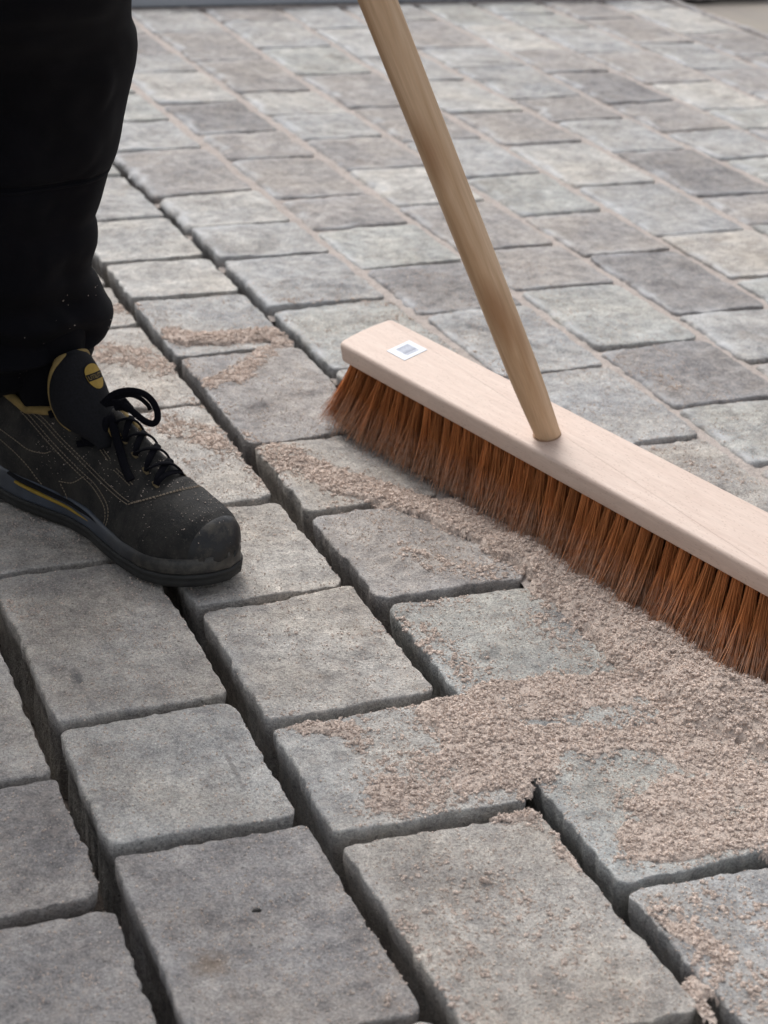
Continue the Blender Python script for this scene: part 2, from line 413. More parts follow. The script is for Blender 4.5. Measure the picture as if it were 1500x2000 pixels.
stones_root = link('pavement', None, kind='structure')
spec = []
for k in range(-7, 13):
    vs = sorted([at(x, y)[1] for x, y in CROSS.get(k, [])], reverse=True)
    vs = [v for v in vs if v < V_TOP - .05]
    rr = random.Random(100 + k)
    def ln(): return rr.choice([.87, .95, 1.0, 1.18, 1.25, .9, 1.35 if rr.random() < .6 else 1.9]) * W
    if k in (12,): lnf = lambda: rr.uniform(1.3, 2.4) * W
    else: lnf = ln
    if not vs: vs = [V_TOP - rr.uniform(.3, 1.0) * W]
    while vs[0] < V_TOP - .35 * W:
        nv = vs[0] + lnf()
        if nv > V_TOP - .35 * W: nv = V_TOP
        vs.insert(0, nv)
    if vs[0] < V_TOP: vs[0] = V_TOP
    while vs[-1] > V_BOT: vs.append(vs[-1] - lnf())
    for a, b_ in zip(vs[:-1], vs[1:]): spec.append((k, b_, a))
open_joint = lambda k: k <= 1
BVH_V, BVH_F, bvn = [], [], 0
rest = MB(); rest_e = []
info = []
nstone = 0
for i, (k, v0, v1) in enumerate(spec):
    uc = (JU(k, (v0 + v1) / 2) + JU(k + 1, (v0 + v1) / 2)) / 2
    pc = proj([uc, (v0 + v1) / 2, 0])
    corners_px = proj([[JU(k, v0), v0, 0], [JU(k + 1, v0), v0, 0], [JU(k + 1, v1), v1, 0], [JU(k, v1), v1, 0]])
    vis = corners_px[:, 0].max() > -40 and corners_px[:, 0].min() < 1540 and corners_px[:, 1].max() > -30 and corners_px[:, 1].min() < 2040 and v0 > .3
    size = np.linalg.norm(corners_px[0] - corners_px[1])
    near = 0 if not vis else (2 if pc[1] > 430 and size > 170 else 1)
    rr = random.Random(1000 + i)
    gu = (.0142 if k <= 1 else .0125); gv = (.0112 if k <= 1 else .0078)
    g = lambda s: s / 2 * rr.uniform(.75, 1.25)
    ul0, ul1 = JU(k, v0 + .006) + g(gu), JU(k, v1 - .006) + g(gu)
    if k == 12: ur0 = ur1 = JU(12, v0) + .026
    else: ur0, ur1 = JU(k + 1, v0 + .006) - g(gu), JU(k + 1, v1 - .006) - g(gu)
    skew = rr.uniform(-.0035, .0035)
    c4 = [(ul0, v0 + g(gv) - skew), (ur0, v0 + g(gv) + skew), (ur1, v1 - g(gv) + skew), (ul1, v1 - g(gv) - skew)]
    me, ctr, V, F4, F3 = stone_mesh(c4, near, 2000 + i, 1.15 if k >= 2 or pc[1] < 900 else 1.15, k >= 2)
    random.seed(500 + i)
    nm, t = tint_for(k, v0, near == 2)
    for p, n in FORCE:
        if v0 < p[1] < v1 and JU(k, p[1]) < p[0] < JU(k + 1, p[1]): t = np.array(TINTS[n]); nm = n
    if near or vis:
        o = link('paving_stone', me, stones_root, (ctr[0], ctr[1], 0)); o.color = (t[0], t[1], t[2], 1); nstone += 1
    else:
        rest.add(V + np.array([ctr[0], ctr[1], 0]), F4); n0 = rest.n - len(V)
        rest.F[3].append(F3 + n0)
        bpy.data.meshes.remove(me)
    if near == 2 or (near == 1 and pc[1] > 200):
        BVH_V.append(V + np.array([ctr[0], ctr[1], 0])); 
        BVH_F += [tuple(q) for q in (F4 + bvn)] + [tuple(q) for q in (F3 + bvn)]; bvn += len(V)
random.seed(11)
ro = link('paving_stones', rest.mesh('paving_stones', M_STONE), stones_root, kind='stuff'); ro.color = (.33, .32, .31, 1)
print('stones', nstone, 'of', len(spec))

# smooth beige ground beyond the edging course and the grey kerb along the top
bx = MB()
ue = JU(12, 3.0) + .031
bx.add([(ue, -2, -.012), (G, -2, -.012), (G, V_TOP + .3, -.012), (ue, V_TOP + .3, -.012), (ue, -2, -.07), (ue, V_TOP + .3, -.07)], [(0, 1, 2, 3), (0, 3, 5, 4)])
m_be, nt_, b_ = mat('smooth_screed')
P_ = N(nt_, 'ShaderNodeTexCoord').outputs['Object']
mp = N(nt_, 'ShaderNodeMapping'); mp.inputs['Scale'].default_value = (14, .8, 1); mp.inputs['Rotation'].default_value = (0, 0, .1); lk(nt_, P_, mp.inputs[0])
f1 = noise(nt_, mp.outputs[0], 6, 4); f2 = noise(nt_, P_, 5, 3)
c_ = mixc(nt_, 1.0, rgb(.235, .205, .170), ramp(nt_, f1, .3, .7, rgb(.88, .88, .90), rgb(1.08, 1.08, 1.06)), 'MULTIPLY')
c_ = mixc(nt_, 1.0, c_, ramp(nt_, f2, .3, .7, rgb(.9, .9, .94), rgb(1.06, 1.05, 1.02)), 'MULTIPLY')
lk(nt_, c_, b_.inputs['Base Color']); b_.inputs['Roughness'].default_value = .7
link('screed_ground', bx.mesh('screed_ground', m_be, False), kind='structure')

# grey steel kerb channel that closes the paving along the top
m_kerb = simple('zinc_steel', (.36, .38, .41), .45, 9, .10, 0, .5)
m_dark = simple('painted_gap_shadow', (.05, .05, .045), .7)  # shadow in the gap under the rail, painted as a near-black colour
kb = MB()
k0, k1 = JU(-8, 3.9) , JU(14, 3.9)
kb.box([(k0 + k1) / 2, V_TOP + .062, .0265], [(k1 - k0) / 2, 0, 0], [0, .05, 0], [0, 0, .0225])
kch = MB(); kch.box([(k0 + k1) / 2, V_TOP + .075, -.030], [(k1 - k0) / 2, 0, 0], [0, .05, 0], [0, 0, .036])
kr = link('kerb_channel', None, label='long pale grey metal channel edge closing the paving along the top of the photo', cat='kerb')
link('top_rail', kb.mesh('top_rail', m_kerb, False), kr); link('shadow_gap_body', kch.mesh('shadow_gap_body', m_dark, False), kr)

# ------------------------------------------------------------------ sand
CAPS = [ # pixel ends, radius m, density, height m
(545,890,690,950,.036,.98,.005),(690,950,860,1000,.030,1,.008),(860,1000,1010,1075,.032,1,.010),(1010,1075,1160,1165,.034,1,.017),
(1160,1165,1290,1280,.037,1,.020),(1290,1275,1395,1370,.042,1,.024),(1395,1370,1600,1450,.046,1,.026),
(905,1400,1000,1490,.055,1,.007),(960,1375,1260,1330,.048,.93,.004),(1000,1450,1340,1432,.034,.97,.004),(1180,1330,1400,1480,.045,.82,.003),(900,990,1120,1150,.030,.9,.003),(1060,1150,1140,1210,.022,.95,.003),(1120,1150,1345,1420,.032,.9,.003),(1090,1220,1250,1300,.050,.72,.002),(1340,1450,1520,1540,.05,.97,.004),
(800,1230,900,1300,.036,.70,.001),(770,1190,900,1165,.02,.55,.001),(790,1545,970,1490,.050,.95,.004),(1120,1510,1300,1500,.05,.45,.0),(760,1450,800,1520,.03,.5,0),(560,1410,680,1425,.016,.95,.004),(650,1420,700,1445,.018,.9,.004),
(700,1400,860,1378,.010,.6,.001),(830,1090,960,1120,.030,.75,.003),(700,1020,900,1080,.04,.4,.001),(640,985,700,985,.014,.6,.002),
(1300,1570,1520,1510,.050,.93,.004),(1280,1650,1520,1610,.040,.95,.004),(1100,1640,1140,1690,.018,.85,.004),(970,1592,1080,1588,.010,.95,.004),(1050,1600,1100,1640,.02,.6,.002),
(1300,1790,1400,1850,.022,.85,.004),(1280,1760,1300,1800,.015,.6,.002),(1400,1900,1520,1960,.035,.75,.002),(1362,1925,1380,1975,.010,1,.001),
(820,1840,900,1990,.045,.60,.0005),(880,1720,1060,1830,.06,.50,.0),(1000,1850,1200,1950,.06,.38,0),(1400,1760,1500,1800,.04,.6,.001),(1110,1500,1260,1520,.03,.4,.001),(1120,1620,1180,1680,.012,.5,.0),
(1000,1500,1030,1560,.010,.95,.001),(895,1375,1000,1475,.012,1,.003),
(345,655,420,662,.030,1,.006),(420,662,535,652,.028,1,.007),(520,660,575,672,.014,.9,.003),(410,748,470,732,.024,.97,.005),(470,730,520,690,.022,1,.006),(510,690,548,678,.012,.95,.004),
(200,600,255,600,.018,.85,.002),(200,690,330,715,.040,.92,.003),(190,705,280,690,.02,.9,.003),(320,830,450,860,.036,.88,.002),(430,850,520,930,.034,.65,.001),(300,930,420,900,.03,.4,0),
(560,590,760,590,.018,.5,.001),(560,625,640,640,.02,.35,0),(780,620,980,735,.025,.35,0),(1120,860,1420,930,.04,.35,0),(370,780,440,800,.02,.5,.001),
(240,1225,330,1240,.025,.25,0),(20,1180,80,1210,.020,.45,.001),(520,1200,740,1260,.06,.22,0),(1210,700,1330,760,.02,.4,0),(820,1440,900,1460,.03,.35,0),(1130,1600,1200,1560,.03,.3,0),
(380,1215,420,1260,.010,.4,0),(860,1400,905,1385,.016,.6,.001)]
CW = [(at(a, b)[:2], at(c, d)[:2], r, q, h) for a, b, c, d, r, q, h in CAPS]
def sand_at(x, y):
    D = np.zeros_like(x); Hh = np.zeros_like(x)
    wx = x + .010 * pn(x * 28, y * 28, 3) + .005 * pn(x * 80, y * 80, 4)
    wy = y + .014 * pn(x * 28, y * 28, 7) + .006 * pn(x * 80, y * 80, 8)
    for a, b, r, q, h in CW:
        ab = b - a; t = np.clip(((wx - a[0]) * ab[0] + (wy - a[1]) * ab[1]) / (ab @ ab), 0, 1)
        d = np.hypot(wx - a[0] - t * ab[0], wy - a[1] - t * ab[1]) / r
        f = 1 - sstep(.35, 1.25, d)
        D = np.maximum(D, q * f)
        Hh = np.maximum(Hh, h * np.clip(1 - (d / 1.15) ** 2, 0, 1) ** .8)
    return D, Hh
crossv = {}
for (k, v0, v1) in spec: crossv.setdefault(k, []).append(v0)
def open_joint_at(x, y):
    "1 where a joint is still empty"
    m = np.zeros_like(x)
    for k in range(-4, 3):
        d = np.abs(x - JU(k, y)); a = d < .0105
        if k == 2: a &= (y > 10.9 * W) & (y < 17.4 * W)
        m = np.maximum(m, a)
        if k <= 1:
            inside = (x > JU(k, y)) & (x < JU(k + 1, y))
            if k == 1: inside &= (x < JU(1, y) + .075) | (y > 12 * W)
            for v in crossv.get(k, []): m = np.maximum(m, inside & (np.abs(y - v) < .0068))
    for (px, py, rr) in ((950, 1440, .060), (1130, 1445, .07), (985, 1512, .024), (1370, 1945, .030), (1020, 1545, .012), (512, 688, .020), (1490, 1685, .05)):
        b = at(px, py); m = m * ((np.hypot(x - b[0], y - b[1])) > rr)
    return m
gx = np.arange(.10, 1.16, .0019); gy = np.arange(.55, 2.12, .0020)
X, Y = np.meshgrid(gx, gy)
D, Hh = sand_at(X, Y)
cr = np.abs(pn(X * 110, Y * 110, 1)) * .7 + np.abs(pn(X * 230, Y * 230, 2)) * .7 + .25 * pn(X * 45, Y * 45, 12)
n1 = fbm(X * 40, Y * 40, 5, 3)
thin = sstep(.30, .85, D + .22 * n1)
thin = np.maximum(np.maximum(thin, sstep(.84, .96, D)), sstep(.007, .013, Hh))
Z = -.030 + .0278 * thin + Hh * np.clip(.90 + .18 * n1 + .14 * pn(X * 120, Y * 120, 6), .65, 1.4) + (.0018 + .0030 * sstep(0, .010, Hh)) * (cr - .35) - .0010 * sstep(.9, .3, D)
keep = (D > .22) & (open_joint_at(X, Y) < .5) & (Z > -.009)
def compress(nx_, V, F, keepf):
    F = F[keepf]; used = np.unique(F); mp = np.full(len(V), -1); mp[used] = np.arange(len(used)); return V[used], mp[F]
V = np.column_stack([X.ravel(), Y.ravel(), Z.ravel()]); F = grid_faces(X.shape[0], X.shape[1])
kf = keep.ravel()[F].all(axis=1)
Vp, Fp = compress(0, V, F, kf)
pile = link('sand', mesh_np('sand', Vp, Fp, True, M_PILE), kind='stuff')
pile['label'] = 'damp pinkish sand swept into a loose ridge in front of the broom'
BV = np.concatenate(BVH_V + [Vp]); BV = np.concatenate([BV, [(-5, -5, -.0755), (9, -5, -.0755), (9, 9, -.0755), (-5, 9, -.0755)]]); nb = len(BV)
BF = BVH_F + [tuple(q) for q in (Fp + bvn)] + [(nb - 4, nb - 3, nb - 2, nb - 1)]
bvh = BVHTree.FromPolygons(BV.tolist(), BF)

# crumbs and grains of sand lying on everything
ico_t = (1 + 5 ** .5) / 2
IV = np.array([(-1, ico_t, 0), (1, ico_t, 0), (-1, -ico_t, 0), (1, -ico_t, 0), (0, -1, ico_t), (0, 1, ico_t), (0, -1, -ico_t), (0, 1, -ico_t), (ico_t, 0, -1), (ico_t, 0, 1), (-ico_t, 0, -1), (-ico_t, 0, 1)]) / math.hypot(1, ico_t)
IF = np.array([(0,11,5),(0,5,1),(0,1,7),(0,7,10),(0,10,11),(1,5,9),(5,11,4),(11,10,2),(10,7,6),(7,1,8),(3,9,4),(3,4,2),(3,2,6),(3,6,8),(3,8,9),(4,9,5),(2,4,11),(6,2,10),(8,6,7),(9,8,1)])
def crumbs(name, P, S, smooth=True, mat_=None):
    n = len(P)
    A = RNG.normal(size=(n, 4)); A /= np.linalg.norm(A, axis=1)[:, None]; a, b, c, d = A.T
    Rm = np.stack([1 - 2 * (c * c + d * d), 2 * (b * c - a * d), 2 * (b * d + a * c), 2 * (b * c + a * d), 1 - 2 * (b * b + d * d), 2 * (c * d - a * b), 2 * (b * d - a * c), 2 * (c * d + a * b), 1 - 2 * (b * b + c * c)], -1).reshape(n, 3, 3)
    rad = 1 + RNG.uniform(-.25, .25, size=(n, 12, 1)); sq = RNG.uniform(.78, 1.15, size=(n, 1, 3))
    Vv = (IV[None] * rad * sq) @ Rm.transpose(0, 2, 1) * S[:, None, None]; Vv[..., 2] *= .8
    Vv = Vv + P[:, None, :]
    Ff = (IF[None] + (np.arange(n) * 12)[:, None, None]).reshape(-1, 3)
    return mesh_np(name, Vv.reshape(-1, 3), Ff, smooth, mat_ or M_SAND)
def scatter(nc, size_fn, dens_fn, lo=(.10, .55), hi=(1.16, 2.12)):
    x = RNG.uniform(lo[0], hi[0], nc); y = RNG.uniform(lo[1], hi[1], nc)
    p = dens_fn(x, y); k = RNG.random(nc) < p; x, y, p = x[k], y[k], p[k]
    P, S = [], []
    r = size_fn(len(x), p)
    for i in range(len(x)):
        h = bvh.ray_cast(Vector((x[i], y[i], .2)), Vector((0, 0, -1)))
        if h[0] is None or (h[0].z < -.018 and RNG.random() > .3): continue
        P.append((x[i], y[i], h[0].z + r[i] * .25)); S.append(r[i])
    return np.array(P), np.array(S)
def dens_crumb(x, y):
    D, Hh = sand_at(x, y); D = np.maximum(D, sstep(.005, .011, Hh))
    c = fbm(x * 55, y * 55, 21, 2); c2 = pn(x * 130, y * 130, 22)
    return np.clip(D ** 1.2 * sstep(-.35, .30, c + .6 * c2 + .7 * (D - .62)), 0, 1)
OV = np.array([(1, 0, 0), (-1, 0, 0), (0, 1, 0), (0, -1, 0), (0, 0, 1), (0, 0, -1)], float)
OF = np.array([(0, 2, 4), (2, 1, 4), (1, 3, 4), (3, 0, 4), (2, 0, 5), (1, 2, 5), (3, 1, 5), (0, 3, 5)])
def grains(P, S):
    n = len(P); A = RNG.normal(size=(n, 4)); A /= np.linalg.norm(A, axis=1)[:, None]; a, b, c, d = A.T
    Rm = np.stack([1 - 2 * (c * c + d * d), 2 * (b * c - a * d), 2 * (b * d + a * c), 2 * (b * c + a * d), 1 - 2 * (b * b + d * d), 2 * (c * d - a * b), 2 * (b * d - a * c), 2 * (c * d + a * b), 1 - 2 * (b * b + c * c)], -1).reshape(n, 3, 3)
    Vv = (OV[None] * (1 + RNG.uniform(-.25, .35, size=(n, 6, 1)))) @ Rm.transpose(0, 2, 1) * S[:, None, None] + P[:, None, :]
    return Vv.reshape(-1, 3), (OF[None] + (np.arange(n) * 6)[:, None, None]).reshape(-1, 3)
P1, S1 = scatter(230000, lambda n, p: np.clip(RNG.lognormal(-6.74, .38, n) * (.70 + .45 * p), .0007, .0027), dens_crumb)
keep1 = np.arange(len(P1)) % max(1, len(P1) // 30000 + (len(P1) > 30000)) == 0 if len(P1) > 36000 else np.ones(len(P1), bool)
P1, S1 = P1[keep1], S1[keep1]
nsat = 5
dr = RNG.normal(size=(len(P1), nsat, 3)); dr[..., 2] = np.abs(dr[..., 2]) * .7; dr /= np.linalg.norm(dr, axis=2)[..., None]
PS = (P1[:, None, :] + dr * (S1 * RNG.uniform(.8, 1.25, len(P1)))[:, None, None] * np.array([1, 1, .85])).reshape(-1, 3)
SS = (S1[:, None] * RNG.uniform(.26, .52, (len(P1), nsat))).ravel()
def dens_fine(x, y):
    D, Hh = sand_at(x, y)
    c = fbm(x * 16, y * 16, 31, 2); c3 = pn(x * 70, y * 70, 33)
    return np.clip(.12 + .40 * sstep(-.1, .5, c + .6 * c3) + .75 * D, 0, 1)
P2, S2 = scatter(300000, lambda n, p: np.clip(RNG.lognormal(-7.50, .38, n), .0003, .0011), dens_fine)
print('crumbs', len(P1), 'fine', len(P2))
gv, gf = grains(np.concatenate([PS, P2]), np.concatenate([SS, S2]))
cv_ = crumbs('tmp', P1, S1, False); tv = np.empty(len(cv_.vertices) * 3, np.float32); cv_.vertices.foreach_get('co', tv); tv = tv.reshape(-1, 3)
tf = np.empty(len(cv_.polygons) * 3, np.int32); cv_.polygons.foreach_get('vertices', tf); tf = tf.reshape(-1, 3); bpy.data.meshes.remove(cv_)
cm = link('sand_crumbs', mesh_np('sand_crumbs', np.concatenate([tv, gv]), [np.concatenate([tf, gf + len(tv)])], False, M_SAND), kind='stuff')
cm['label'] = 'loose crumbs and grains of pinkish sand scattered over the setts'

# sand that already fills the joints of the upper and right part
js = MB()
def strip(c0, c1, half, n, zoff, nac=5):
    "c0, c1: arrays of points along the strip, half its width"
    c0 = np.asarray(c0); d = np.gradient(c0, axis=0); d /= np.linalg.norm(d, axis=1)[:, None]; nn = np.column_stack([-d[:, 1], d[:, 0]])
    off = np.linspace(-half, half, nac)
    XYs = c0[:, None, :] + nn[:, None, :] * off[None, :, None]
    x, y = XYs[..., 0], XYs[..., 1]
    z = zoff + .0018 + .0034 * fbm(x * 60, y * 60, 51, 3) + .0012 * pn(x * 260, y * 260, 52) - .006 * sstep(.6, 1, np.abs(off) / half)[None, :] * .4
    js.add(np.dstack([x, y, z]).reshape(-1, 3), grid_faces(XYs.shape[0], nac))
for k in range(2, 14):
    v = np.arange(1.2, V_TOP, .006 if k < 8 else .010)
    if k == 2:
        for seg in (v[v < 10.7 * W], v[v > 17.45 * W]): strip(np.column_stack([JU(2, seg), seg]), None, .016, 0, -.0045)
    elif k == 13: strip(np.column_stack([JU(12, v) + .030, v]), None, .014, 0, -.006)
    else: strip(np.column_stack([JU(k, v), v]), None, .016, 0, -.0060)
for (k, v0, v1) in spec:
    if k < 2 or v0 < 1.0: continue
    u = np.arange(JU(k, v0) + .004, JU(k + 1, v0) - .002 if k < 12 else JU(12, v0) + .026, .006)
    zo = -.0062
    if k == 2 and 10.8 * W < v0 < 17.4 * W: zo = -.014
    if k >= 6: u = u[::2]
    strip(np.column_stack([u, np.full_like(u, v0)]), None, .010, 0, zo, 4)
u = np.arange(JU(1, 3.8), JU(13, 3.8), .01); strip(np.column_stack([u, np.full_like(u, V_TOP + .008)]), None, .016, 0, -.001)
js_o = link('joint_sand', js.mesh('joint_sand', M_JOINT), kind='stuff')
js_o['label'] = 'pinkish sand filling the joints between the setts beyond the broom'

# ------------------------------------------------------------------ the broom
def unit(a): a = np.asarray(a, float); return a / np.linalg.norm(a)
A0 = at(660, 669, .1); A1 = at(1500, 1127, .1)
bL = unit(A1 - A0); bw = unit(np.array([.9471, .2353, .218])); bw = unit(bw - bL * (bw @ bL)); bn = unit(np.cross(bw, bL)); bn = bn if bn[2] > 0 else -bn
by = np.cross(bn, bL)                     # local y, towards the person
BLEN, BWID, BTH = .607, .069, .021
B_O = A0 + bL * BLEN / 2 + bw * BWID / 2 - bn * .098
FR = Matrix([[bL[i], by[i], bn[i], B_O[i]] for i in range(3)] + [[0, 0, 0, 1]])
def tl(P):
    "world to broom"
    P = np.asarray(P, float) - B_O; return np.stack([P @ bL, P @ by, P @ bn], -1)
broom = link('broom', None, label='wide broom with pale beech head and rust brown bristles sweeping sand over the setts', cat='broom')
broom.matrix_world = FR
TOPZ = .098
# beech block
def wood(name, col, col2, fleck, scale, stretch):
    m, nt, b = mat(name); P = N(nt, 'ShaderNodeTexCoord').outputs['Object']
    mp = N(nt, 'ShaderNodeMapping'); mp.inputs['Scale'].default_value = stretch; lk(nt, P, mp.inputs[0]); Q = mp.outputs[0]
    a = noise(nt, Q, scale, 4, .6, .4); f = noise(nt, Q, scale * 5, 3, .6)
    c = mixc(nt, ramp(nt, a, .32, .70), col + (1,), col2 + (1,))
    c = mixc(nt, 1.0, c, ramp(nt, f, .3, .7, rgb(.94, .94, .94), rgb(1.05, 1.05, 1.05)), 'MULTIPLY')
    if fleck:
        mp2 = N(nt, 'ShaderNodeMapping'); mp2.inputs['Scale'].default_value = fleck; lk(nt, P, mp2.inputs[0])
        v = N(nt, 'ShaderNodeTexVoronoi'); v.inputs['Scale'].default_value = 1; lk(nt, mp2.outputs[0], v.inputs['Vector'])
        c = mixc(nt, math_(nt, 'MULTIPLY', ramp(nt, v.outputs['Distance'], .10, .22, rgb(1, 1, 1), rgb(0, 0, 0)), .50), c, rgb(.30, .19, .13))
    lk(nt, c, b.inputs['Base Color']); b.inputs['Roughness'].default_value = .55; b.inputs['Specular IOR Level'].default_value = .35
    lk(nt, bump(nt, f, .0003, .5), b.inputs['Normal'])
    return m
M_BEECH = wood('beech_wood', (.56, .43, .36), (.625, .50, .425), (150, 520, 520), 16, (1, 9, 9))
def block_outline(n=26):
    hx, hy, rc, bulge = BLEN / 2, BWID / 2, .0055, .004
    P = []
    for (cx, cy, a0) in ((hx - rc, hy - rc, 0), (-hx + rc, hy - rc, 90), (-hx + rc, -hy + rc, 180), (hx - rc, -hy + rc, 270)):
        for t in np.linspace(0, 90, 9):
            a = math.radians(a0 + t); P.append((cx + rc * math.cos(a), cy + rc * math.sin(a)))
    P = np.array(P); Q = []
    for i in range(len(P)):                    # subdivide so the ends can bulge
        a, b = P[i], P[(i + 1) % len(P)]; m = max(1, int(np.linalg.norm(b - a) / .012))
        for j in range(m): Q.append(a + (b - a) * j / m)
    Q = np.array(Q); e = np.abs(Q[:, 0]) > hx - .012
    Q[e, 0] += np.sign(Q[e, 0]) * bulge * (1 - (Q[e, 1] / hy) ** 2)
    return Q
def prism(outline, rows, mat_, name):
    "outline inset by rows of (inset, z)"
    d = np.roll(outline, -1, 0) - np.roll(outline, 1, 0); d /= np.linalg.norm(d, axis=1)[:, None]; nn = np.column_stack([d[:, 1], -d[:, 0]])
    V = np.concatenate([np.column_stack([outline - nn * ins, np.full(len(outline), z)]) for ins, z in rows]); n = len(outline)
    F4 = grid_faces(len(rows), n, True)
    return mesh_np(name, V, [F4, np.arange(n)[::-1][None], (np.arange(n) + (len(rows) - 1) * n)[None]], True, mat_)
ol = block_outline()
blk = prism(ol, [(.004, TOPZ - BTH), (.0012, TOPZ - BTH), (.0003, TOPZ - BTH + .0012), (0, TOPZ - BTH + .003), (0, TOPZ - .004), (.0005, TOPZ - .0022), (.0018, TOPZ - .0006), (.0038, TOPZ), (.006, TOPZ + .00002)], M_BEECH, 'broom_head')
head = link('broom_head', blk, broom)
# paper sticker with a bar code, stuck near the left end
m_lab = simple('paper_label', (.66, .69, .75), .6); m_ink = simple('label_ink', (.36, .38, .46), .6)
def onblock(px, py):
    d = ray(px, py); O = np.array([0, 0, CAM_H]); q = B_O + bn * TOPZ; t = ((q - O) @ bn) / (d @ bn); return tl(O + d * t)
q = np.array([onblock(*p) for p in ((792, 664), (836, 686), (798, 706), (754, 683))]); lc = q.mean(0); e1 = (q[1] - q[0] + q[2] - q[3]) / 2
lx, ly = .0150, .0145
lb = MB(); lb.box([lc[0], lc[1], TOPZ + .0003], [lx, 0, 0], [0, ly, 0], [0, 0, .0002])
lab = link('price_label', lb.mesh('price_label', m_lab, False), broom)
br = MB(); rb = random.Random(5); xx = -lx * .62
while xx < lx * .62:
    w_ = rb.choice([.00035, .0006, .0009]); br.box([lc[0] + xx, lc[1] + .001, TOPZ + .0006], [w_ / 2, 0, 0], [0, ly * .52, 0], [0, 0, .0001]); xx += w_ + rb.choice([.0006, .0009, .0013])
link('bar_code', br.mesh('bar_code', m_ink, False), lab)
# handle
M_PINE = wood('pine_handle', (.73, .53, .355), (.47, .285, .15), None, 85, (1, 1, .05))
nt_ = M_PINE.node_tree; b_ = nt_.nodes['Principled BSDF']
Pn = N(nt_, 'ShaderNodeTexCoord').outputs['Object']; mpk = N(nt_, 'ShaderNodeMapping'); mpk.inputs['Scale'].default_value = (28, 28, 7); lk(nt_, Pn, mpk.inputs[0])
vk = N(nt_, 'ShaderNodeTexVoronoi'); vk.inputs['Scale'].default_value = 1.0; lk(nt_, mpk.outputs[0], vk.inputs['Vector'])
old = b_.inputs['Base Color'].links[0].from_socket
lk(nt_, mixc(nt_, math_(nt_, 'MULTIPLY', ramp(nt_, vk.outputs['Distance'], .12, .34, rgb(1, 1, 1), rgb(0, 0, 0)), .55), old, rgb(.30, .14, .055)), b_.inputs['Base Color'])
hb0 = onblock(1070, 848); O = np.array([0, 0, CAM_H]); hw0 = B_O + bL * hb0[0] + by * hb0[1] + bn * hb0[2]
tipd = ray(738, 0); tipP = O + tipd * (((hw0 - O) @ bL) / (tipd @ bL)); hd = unit(tipP - hw0); hdl = np.array([hd @ bL, hd @ by, hd @ bn])
HL = 1.32
zz = np.concatenate([[-.012, 0, .002, .02, .045, .06], np.linspace(.08, HL - .02, 40), [HL - .006, HL]])
rr_ = np.interp(zz, [-.012, 0, .05, .075, HL - .02, HL - .006, HL], [.0115, .0118, .0136, .0142, .0142, .0125, .006])
hm = MB(); hm.tube(np.column_stack([0.0004 * np.sin(zz * 9), 0 * zz, zz]), rr_, 28)
ho = link('handle', hm.mesh('handle', M_PINE), broom)
ho.matrix_local = Matrix.Translation(Vector(hb0)) @ Vector(hdl).to_track_quat('Z', 'Y').to_matrix().to_4x4()
hr = MB(); hr.tube([hb0 + np.array([0, 0, -.004]), hb0 + np.array([0, 0, .0006])], .0131, 32)  # flat disc, its darker colour painted for shade in the handle socket
hro = link('socket_shade_ring', hr.mesh('socket_shade_ring', simple('painted_socket_shade', (.36, .23, .15), .8)), head)
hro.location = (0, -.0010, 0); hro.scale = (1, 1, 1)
# bristle tufts
m_br, nt_, b_ = mat('coconut_fibre')
tc = N(nt_, 'ShaderNodeTexCoord'); sx = N(nt_, 'ShaderNodeSeparateXYZ'); lk(nt_, tc.outputs['Object'], sx.inputs[0])
oi_ = N(nt_, 'ShaderNodeObjectInfo'); fa = N(nt_, 'ShaderNodeAttribute', attribute_name='fibre')
tip = N(nt_, 'ShaderNodeMapRange'); lk(nt_, sx.outputs['Z'], tip.inputs[0])
tip.inputs[1].default_value = -.032; tip.inputs[2].default_value = -.082; tip.inputs[3].default_value = 0; tip.inputs[4].default_value = 1
c_ = mixc(nt_, fa.outputs['Fac'], rgb(.20, .064, .020), rgb(.66, .265, .100))
c_ = mixc(nt_, 1.0, c_, ramp(nt_, oi_.outputs['Random'], 0, 1, rgb(.78, .78, .78), rgb(1.2, 1.15, 1.1)), 'MULTIPLY')
dust = math_(nt_, 'MULTIPLY', tip.outputs[0], ramp(nt_, noise(nt_, N(nt_, 'ShaderNodeNewGeometry').outputs['Position'], 160, 3, .7), .32, .58))
c_ = mixc(nt_, math_(nt_, 'MULTIPLY', dust, .9), c_, rgb(.58, .44, .35))
lk(nt_, c_, b_.inputs['Base Color']); b_.inputs['Roughness'].default_value = .85; b_.inputs['Specular IOR Level'].default_value = .12
